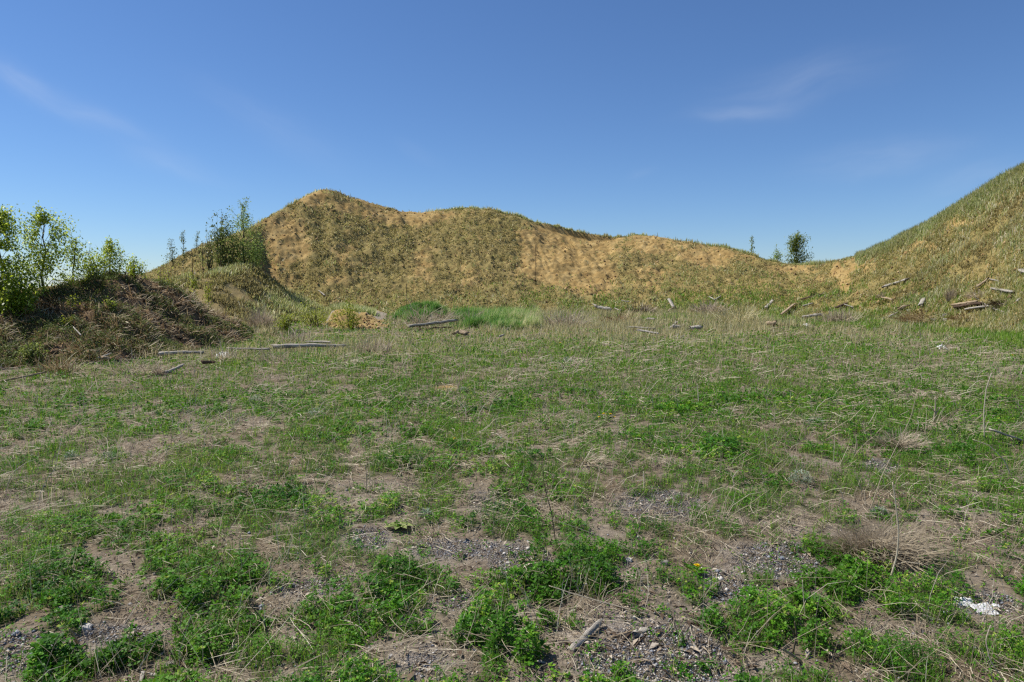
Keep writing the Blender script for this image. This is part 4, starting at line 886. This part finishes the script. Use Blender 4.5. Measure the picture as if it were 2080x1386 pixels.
# crumpled paper and plastic
def scrap(px, py, wpx, hpx, label, name, seed, flat=.5, d=None):
    R = np.random.default_rng(1300 + seed); b = H(px, py, d); d = b[1]; w = wpx / F * d; h = hpx / F * d; n = 11
    u, v = np.meshgrid(np.linspace(-.5, .5, n), np.linspace(-.5, .5, n)); uu, vv = u.ravel(), v.ravel()
    edge = 1 + .3 * (fbm(uu * 4 + seed * 5, vv * 4, 2, seed) - .5)
    zz = (np.abs(fbm(uu * 4 + seed * 7, vv * 4, 3, seed + 3) - .5) * 3.2) * h * (1 - flat * np.abs(uu)) + .012
    V = np.stack([uu * w * edge, vv * w * .75 * edge, zz], 1); V2 = V - [0, 0, .004]
    q = [(i * n + j, i * n + j + 1, (i + 1) * n + j + 1, (i + 1) * n + j) for i in range(n - 1) for j in range(n - 1)]
    q2 = [tuple(k + n * n for k in reversed(f)) for f in q]
    rim = [i for i in range(n)] + [i * n + n - 1 for i in range(1, n)] + [n * n - 1 - i for i in range(1, n)] + [i * n for i in range(n - 2, 0, -1)]
    q3 = [(rim[i], rim[i] + n * n, rim[(i + 1) % len(rim)] + n * n, rim[(i + 1) % len(rim)]) for i in range(len(rim))]
    o = build(name, np.concatenate([V, V2]), np.array(q + q2 + q3), M_white, None, b); o.rotation_euler = (math.radians(22), 0, R.uniform(-.4, .4))
    return tag(o, label, 'litter')
scrap(454, 728, 28, 14, 'crumpled white paper at the foot of the dark mound', 'paper', 1)
scrap(1913, 709, 18, 9, 'white scrap of paper alone in the grass below the right bank', 'paper', 2)
scrap(1640, 665, 14, 8, 'small white scrap in the dead grass below the wide pale plank', 'paper', 3)
for i, a in enumerate([(1958, 1228, 34, 5, 'torn white plastic sheet on gravel at the right, upper piece'), (1998, 1243, 46, 6, 'torn white plastic sheet on gravel at the right, longest lower piece'), (2022, 1234, 13, 4, 'tiny square white plastic scrap nearest the right picture edge')]):
    scrap(*a, 'plastic_scrap', 10 + i, .9)
# tall dry stalks
def stalk(path, label, w=3., mat=None, dd=0., side=None):
    b = H(*path[0]); d = b[1]; n = len(path)
    pts = np.array([at(p[0], p[1], d + dd * i / max(1, n - 1)) for i, p in enumerate(path)]) - b
    if n > 2:
        t = np.linspace(0, n - 1, n * 4); pts = np.stack([np.interp(t, np.arange(n), pts[:, k]) for k in range(3)], 1)
        pts[1:-1] = (pts[:-2] + pts[1:-1] * 2 + pts[2:]) / 4
    pts[0, 2] -= .01
    r = w / F * d * .5; m = MB(); V, f = tube(pts, np.linspace(r, r * .55, len(pts)), 5); m.add(V, f, rng.uniform(.6, 1))
    for p0, p1 in (side or []):
        A = at(*p0, d) - b; B = at(*p1, d) - b; V, f = tube([A, (A + B) / 2 + [0, 0, .005], B], [r * .6, r * .5, r * .3], 4); m.add(V, f, .8)
    return tag(m.build('dry_stalk', mat or M_straw, None, b), label, 'stalk', 'tall dead stalks standing in the weeds')
stalk([(1804, 1190), (1822, 1130), (1826, 1080), (1818, 1010), (1813, 980)], 'thick pale curved stalk rising from the brown tussock', 4.2)
stalk([(2000, 895), (1998, 840), (2003, 790), (2014, 758)], 'tall pale stalk standing in grass near the split grey plank', 2.6, None, 0, [((2004, 790), (2012, 766))])
stalk([(1734, 932), (1740, 900), (1739, 886)], 'short bright curved stalk left of the grey dead brush', 3)
stalk([(1764, 1046), (1790, 970), (1812, 925), (1850, 850), (1862, 800)], 'long thin stalk leaning far right across the grass', 2.2)
stalk([(2056, 972), (2040, 935), (2010, 905), (1976, 893)], 'long arched stalk bending left at the right side', 2.6)
stalk([(1896, 862), (1900, 830), (1900, 806)], 'white broken stem with short side stubs in the grass', 4, None, 0, [((1898, 845), (1910, 828)), ((1899, 838), (1890, 826))])
stalk([(1760, 1030), (1757, 1010), (1756, 996)], 'short white stem beside the sage plant behind the tussock', 3)
stalk([(745, 1010), (744, 960), (741, 945), (752, 938)], 'thin bent stalk in clover left of the middle', 2)
stalk([(1128, 1095), (1120, 1040), (1105, 985), (1102, 940)], 'dark thin twig standing in the grass at the middle', 2.4, M_bark)
stalk([(1020, 1098), (1040, 1050), (1074, 1020)], 'pale forked straw leaning over clover at the middle', 2.2, None, 0, [((1040, 1052), (1066, 1060))])
stalk([(1308, 1000), (1308, 975), (1307, 958)], 'short pale tipped stem in clover right of the middle', 2.6)
stalk([(1300, 1128), (1210, 1086), (1108, 1050)], 'long thin straw slanting across the clover by the middle gravel', 1.6)
stalk([(1100, 1295), (1092, 1260), (1072, 1215), (1044, 1180)], 'bent dry stem in front of the near clover clump', 2)
stalk([(546, 1310), (540, 1270), (522, 1245), (502, 1222)], 'brown curved stem rising left of the near clover', 3, M_bark)
stalk([(838, 1266), (830, 1240), (826, 1222)], 'pale stem with a green tip beside the near clover', 2.6)
stalk([(1636, 1262), (1632, 1210), (1630, 1178)], 'thin upright stem in the clover at the right', 2.4, M_straw)
stalk([(1610, 1330), (1618, 1290), (1614, 1262)], 'brown broken stem standing in the near right clover', 5, M_bark, 0, [((1618, 1295), (1600, 1270))])
stalk([(940, 1340), (938, 1380), (960, 1330), (972, 1318)][:1] + [(950, 1345), (968, 1320)], 'grey frayed strip sticking up at the bottom edge', 6, M_straw)
stalk([(2040, 1386), (2010, 1340), (2002, 1300), (2012, 1270)], 'pale curved stem near the bottom right corner', 3)
stalk([(412, 930), (418, 880), (430, 850), (452, 858)], 'thin bowed straw in the strawy ground below the mound', 1.8)
stalk([(1420, 830), (1418, 800), (1416, 780)], 'pale upright stem in short grass below the dead grass strip', 2.4)
stalk([(258, 1240), (246, 1226), (200, 1218), (180, 1214)], 'bent pale stalk lying on straw in the near left', 2.6)
stalk([(1330, 1252), (1240, 1228), (1160, 1205), (1115, 1190)], 'long pale stem lying on bare dirt above the driftwood', 3)
stalk([(1300, 1046), (1370, 1046), (1400, 1054), (1480, 1060)], 'long white straw lying beside the middle gravel patch', 2.6)
# brown tussock with a dark hollow
b = H(1790, 1132); d = b[1]; root = thing('dead_tussock', 'large brown heap of tangled dead grass with a dark hollow', 'tussock', b)
w = 250 / F * d; n = 1500; a = rng.random(n) * 6.28; rr = rng.random(n) ** .6
cx = np.cos(a) * rr * w * .34 - .03; cy = np.sin(a) * rr * w * .22
V, f, r = ribbons(np.stack([cx, cy, .02 + .11 * (1 - rr ** 2) * rng.random(n)], 1), rng.uniform(.1, .3, n), .0028, a + rng.normal(0, .6, n), rng.normal(.35, .35, n), rng.normal(0, .4, n), np.clip(rng.normal(.4, .22, n), 0, 1))
m = MB(); m.add(V, f, r); m.build('straw_tangle', M_straw, root, (0, 0, 0))
n = 500; a = rng.random(n) * 6.28; rr = rng.random(n)
V, f, r = ribbons(np.stack([np.cos(a) * rr * w * .17 - .04, np.sin(a) * rr * w * .1 - .06, 0 * a + .005], 1), rng.uniform(.05, .12, n), .0025, a, rng.uniform(.4, 1.3, n), rng.normal(0, .3, n), np.clip(rng.normal(.15, .15, n), 0, 1))
m = MB(); m.add(V, f, r); m.build('hollow_shade', M_chip, root, (0, 0, 0))  # dark ribbons: shade of the hollow put into their colour
# other tangles of dead grass and brush
def tangle(px, py, wpx, hpx, n, label, name='dead_brush', mat=None, el=.5, flat=.6, d=None):
    b = H(px, py, d); d = b[1]; w = wpx / F * d; h = hpx / F * d
    a = rng.random(n) * 6.28; rr = rng.random(n) ** .6
    P = np.stack([np.cos(a) * rr * w * .32, np.sin(a) * rr * w * .32 * flat, h * .5 * (1 - rr ** 2) * rng.random(n)], 1)
    V, f, r = ribbons(P, np.maximum(h, w * .3) * rng.uniform(.5, 1.1, n), lod(d, .42, .0026), a + rng.normal(0, .7, n), rng.normal(el, .4, n), rng.normal(0, .3, n))
    m = MB(); m.add(V, f, r); return tag(m.build(name, mat or M_straw, None, b), label, 'brush')
tangle(1826, 912, 110, 46, 420, 'grey airy tangle of dead brush in the grass right of the middle')
tangle(858, 672, 110, 60, 130, 'bare pale twigs sprawling behind the tilted grey beam', 'bare_brush', M_straw, .75, .5, 26.5)
tangle(905, 645, 60, 30, 120, 'grey dead brush on top of the green hump', 'bare_brush', M_straw, .6, .5, 30)
tangle(960, 655, 50, 40, 60, 'pale dead stems standing between hump and tall grass', 'bare_brush', M_straw, 1.0, .5, 29)
tangle(1190, 944, 120, 22, 500, 'flattened tan heap of dead grass in the middle of the field', 'dead_grass_heap', M_straw, .15, .6)
tangle(390, 1075, 90, 24, 320, 'flattened straw heap in the weeds near the left', 'dead_grass_heap', M_straw, .15, .6)
tangle(1300, 640, 90, 22, 320, 'mauve brown dead brush beside the stout pale log end', 'dead_brush', M_chip, .5, .6)
tangle(1440, 640, 110, 24, 320, 'brown dead brush at the slope foot right of the upright stump', 'dead_brush', M_straw, .8, .5)
tangle(2034, 620, 60, 14, 300, 'heap of brown rotten wood chips below the clean grey plank', 'rotten_wood_heap', M_chip, .1, .7)
tangle(1700, 660, 120, 26, 260, 'pale airy dead weeds at the gully foot', 'dead_brush', M_straw, .9, .5)
tangle(1795, 606, 40, 12, 120, 'grey dead brush just under the lone hillside plank', 'dead_brush', M_straw, .5, .6)
tangle(560, 740, 120, 34, 70, 'thin pale dead stems in front of the thick flat log', 'dead_brush', M_straw, 1.1, .4)
tangle(760, 722, 120, 36, 200, 'grey dead stems standing in front of the sand bank', 'dead_brush', M_straw, 1.1, .4)
tangle(270, 762, 160, 36, 140, 'arched dead stems along the foot of the dark mound', 'dead_brush', M_straw, .6, .4)

for a in [(1150, 668, 150, 40, 260, 'pale sprawling dead brush just right of the tall green grass', 'dead_brush', M_straw, .9, .5), (1260, 660, 110, 34, 220, 'grey dead brush behind the white split plank', 'dead_brush', M_moundstraw, .7, .5),
          (1500, 662, 160, 34, 280, 'long pale tangle of dead weeds below the leaning green side plank', 'dead_brush', M_drygrass, .9, .5), (1880, 655, 160, 30, 300, 'low grey tangle of branches and weeds under the debris heap', 'dead_brush', M_moundstraw, .5, .6),
          (1990, 606, 70, 24, 160, 'tangle of bare grey branches between the curved branch and the clean plank', 'bare_brush', M_straw, .5, .6), (1960, 650, 90, 18, 160, 'flattened brown weeds in front of the pale debris planks', 'dead_brush', M_moundstraw, .4, .6),
          (470, 735, 150, 30, 80, 'pale dead stems arching over the white paper', 'dead_brush', M_straw, 1.0, .4), (600, 700, 120, 36, 110, 'airy dead stems behind the thick flat log', 'dead_brush', M_straw, 1.0, .4), (120, 762, 150, 40, 220, 'dead weed stems along the long brown pole', 'dead_brush', M_moundstraw, .8, .4)]:
    tangle(*a[:5], a[5], a[6], a[7], a[8], a[9])
# ------------------------------------------------------------------ light
SUN_EL, SUN_AZ = math.radians(55), math.radians(-77)      # azimuth clockwise from +Y
sd = Vector((math.sin(SUN_AZ) * math.cos(SUN_EL), math.cos(SUN_AZ) * math.cos(SUN_EL), math.sin(SUN_EL)))
L = bpy.data.lights.new('sun', 'SUN'); L.energy = 4.6; L.angle = math.radians(.53); L.color = (1, .95, .88)
lo = bpy.data.objects.new('sun', L); COL.objects.link(lo); lo.rotation_euler = sd.to_track_quat('Z', 'Y').to_euler(); lo.location = (0, 0, 40)
W = bpy.data.worlds.new('World'); SC.world = W; W.use_nodes = True
nt = W.node_tree; nt.nodes.clear()
def wn(t): return nt.nodes.new(t)
out = wn('ShaderNodeOutputWorld'); bg = wn('ShaderNodeBackground'); sky = wn('ShaderNodeTexSky')
sky.sky_type = 'NISHITA'; sky.sun_disc = False; sky.sun_elevation = SUN_EL; sky.sun_rotation = SUN_AZ % (2 * PI)
sky.altitude = 200; sky.air_density = 1.0; sky.dust_density = 0; sky.ozone_density = 10
bg.inputs['Strength'].default_value = .09
# thin cirrus streaks: gaussian wisps in the direction plane (x/y, z/y)
tc = wn('ShaderNodeTexCoord'); sep = wn('ShaderNodeSeparateXYZ'); nt.links.new(tc.outputs['Generated'], sep.inputs[0])
def wm(op, a, b=None):
    o = wn('ShaderNodeMath'); o.operation = op
    for i, v in enumerate((a, b)):
        if v is None: continue
        if isinstance(v, bpy.types.NodeSocket): nt.links.new(v, o.inputs[i])
        else: o.inputs[i].default_value = v
    return o.outputs[0]
yy = wm('MAXIMUM', sep.outputs[1], .05)
qx = wm('DIVIDE', sep.outputs[0], yy); qz = wm('DIVIDE', sep.outputs[2], yy)
cmb = wn('ShaderNodeCombineXYZ'); nt.links.new(qx, cmb.inputs[0]); nt.links.new(qz, cmb.inputs[1])
wz = wn('ShaderNodeTexNoise'); wz.inputs['Scale'].default_value = 5; wz.inputs['Detail'].default_value = 4; nt.links.new(cmb.outputs[0], wz.inputs['Vector'])
wob = wn('ShaderNodeVectorMath'); wob.operation = 'MULTIPLY_ADD'; nt.links.new(wz.outputs['Color'], wob.inputs[0]); wob.inputs[1].default_value = (.07, .07, 0); 
off = wn('ShaderNodeVectorMath'); off.operation = 'SUBTRACT'; nt.links.new(cmb.outputs[0], off.inputs[0]); off.inputs[1].default_value = (.035, .035, 0); nt.links.new(off.outputs[0], wob.inputs[2])
def q_of(px, py):
    a, dy, dz = ray(px, py); return float(a / dy), float(dz / dy)
tot = None
for (x0, y0, x1, y1, wd, am) in ((-80, 100, 150, 200, 22, .85), (40, 150, 330, 310, 20, .6), (230, 300, 460, 370, 16, .5), (400, 180, 720, 340, 30, .35), (1390, 245, 1600, 220, 12, .8), (1440, 220, 1800, 128, 40, .6),
                                 (1620, 340, 1980, 302, 26, .65), (1840, 400, 2120, 330, 26, .4), (800, 290, 900, 350, 14, .2), (1280, 360, 1340, 345, 8, .25)):
    a = q_of(x0, y0); b = q_of(x1, y1); cx, cz = (a[0] + b[0]) / 2, (a[1] + b[1]) / 2
    ang = math.atan2(b[1] - a[1], b[0] - a[0]); hl = math.hypot(b[0] - a[0], b[1] - a[1]) / 2; w_ = wd / F
    mp = wn('ShaderNodeMapping'); mp.vector_type = 'TEXTURE'; mp.inputs['Location'].default_value = (cx, cz, 0); mp.inputs['Rotation'].default_value = (0, 0, ang); mp.inputs['Scale'].default_value = (hl * .8, w_, 1)
    nt.links.new(wob.outputs[0], mp.inputs[0])
    dp = wn('ShaderNodeVectorMath'); dp.operation = 'DOT_PRODUCT'; nt.links.new(mp.outputs[0], dp.inputs[0]); nt.links.new(mp.outputs[0], dp.inputs[1])
    e = wm('MULTIPLY', wm('EXPONENT', wm('MULTIPLY', dp.outputs['Value'], -1.)), am)
    st = wn('ShaderNodeMapping'); st.vector_type = 'TEXTURE'; st.inputs['Rotation'].default_value = (0, 0, ang); st.inputs['Scale'].default_value = (.12, .02, 1); nt.links.new(wob.outputs[0], st.inputs[0])
    ns = wn('ShaderNodeTexNoise'); ns.inputs['Scale'].default_value = 1; ns.inputs['Detail'].default_value = 5; nt.links.new(st.outputs[0], ns.inputs['Vector'])
    e = wm('MULTIPLY', e, wm('ADD', wm('MULTIPLY', ns.outputs['Fac'], 1.3), -.15))
    tot = e if tot is None else wm('ADD', tot, e)
tot = wm('MULTIPLY', tot, .30); 
front = wm('GREATER_THAN', sep.outputs[1], .05); tot = wm('MULTIPLY', tot, front)
mx = wn('ShaderNodeMix'); mx.data_type = 'RGBA'; nt.links.new(tot, mx.inputs[0]); nt.links.new(sky.outputs[0], mx.inputs[6]); mx.inputs[7].default_value = (6.5, 6.9, 7.6, 1)
tint = wn('ShaderNodeMix'); tint.data_type = 'RGBA'; tint.blend_type = 'MULTIPLY'; tint.inputs[0].default_value = 1; tint.inputs[7].default_value = (.95, .98, 1.04, 1); nt.links.new(mx.outputs[2], tint.inputs[6])
nt.links.new(tint.outputs[2], bg.inputs[0]); nt.links.new(bg.outputs[0], out.inputs[0])

SC.view_settings.view_transform = 'Standard'; SC.view_settings.look = 'None'; SC.view_settings.exposure = .3; SC.view_settings.gamma = 1
SC.render.engine = 'CYCLES'
c = SC.cycles; c.max_bounces = 5; c.diffuse_bounces = 3; c.glossy_bounces = 1; c.transmission_bounces = 3; c.transparent_max_bounces = 4; c.use_denoising = False
c.caustics_reflective = False; c.caustics_refractive = False
SC.cycles.pixel_filter_type = 'BLACKMAN_HARRIS'; SC.cycles.filter_width = 1.3
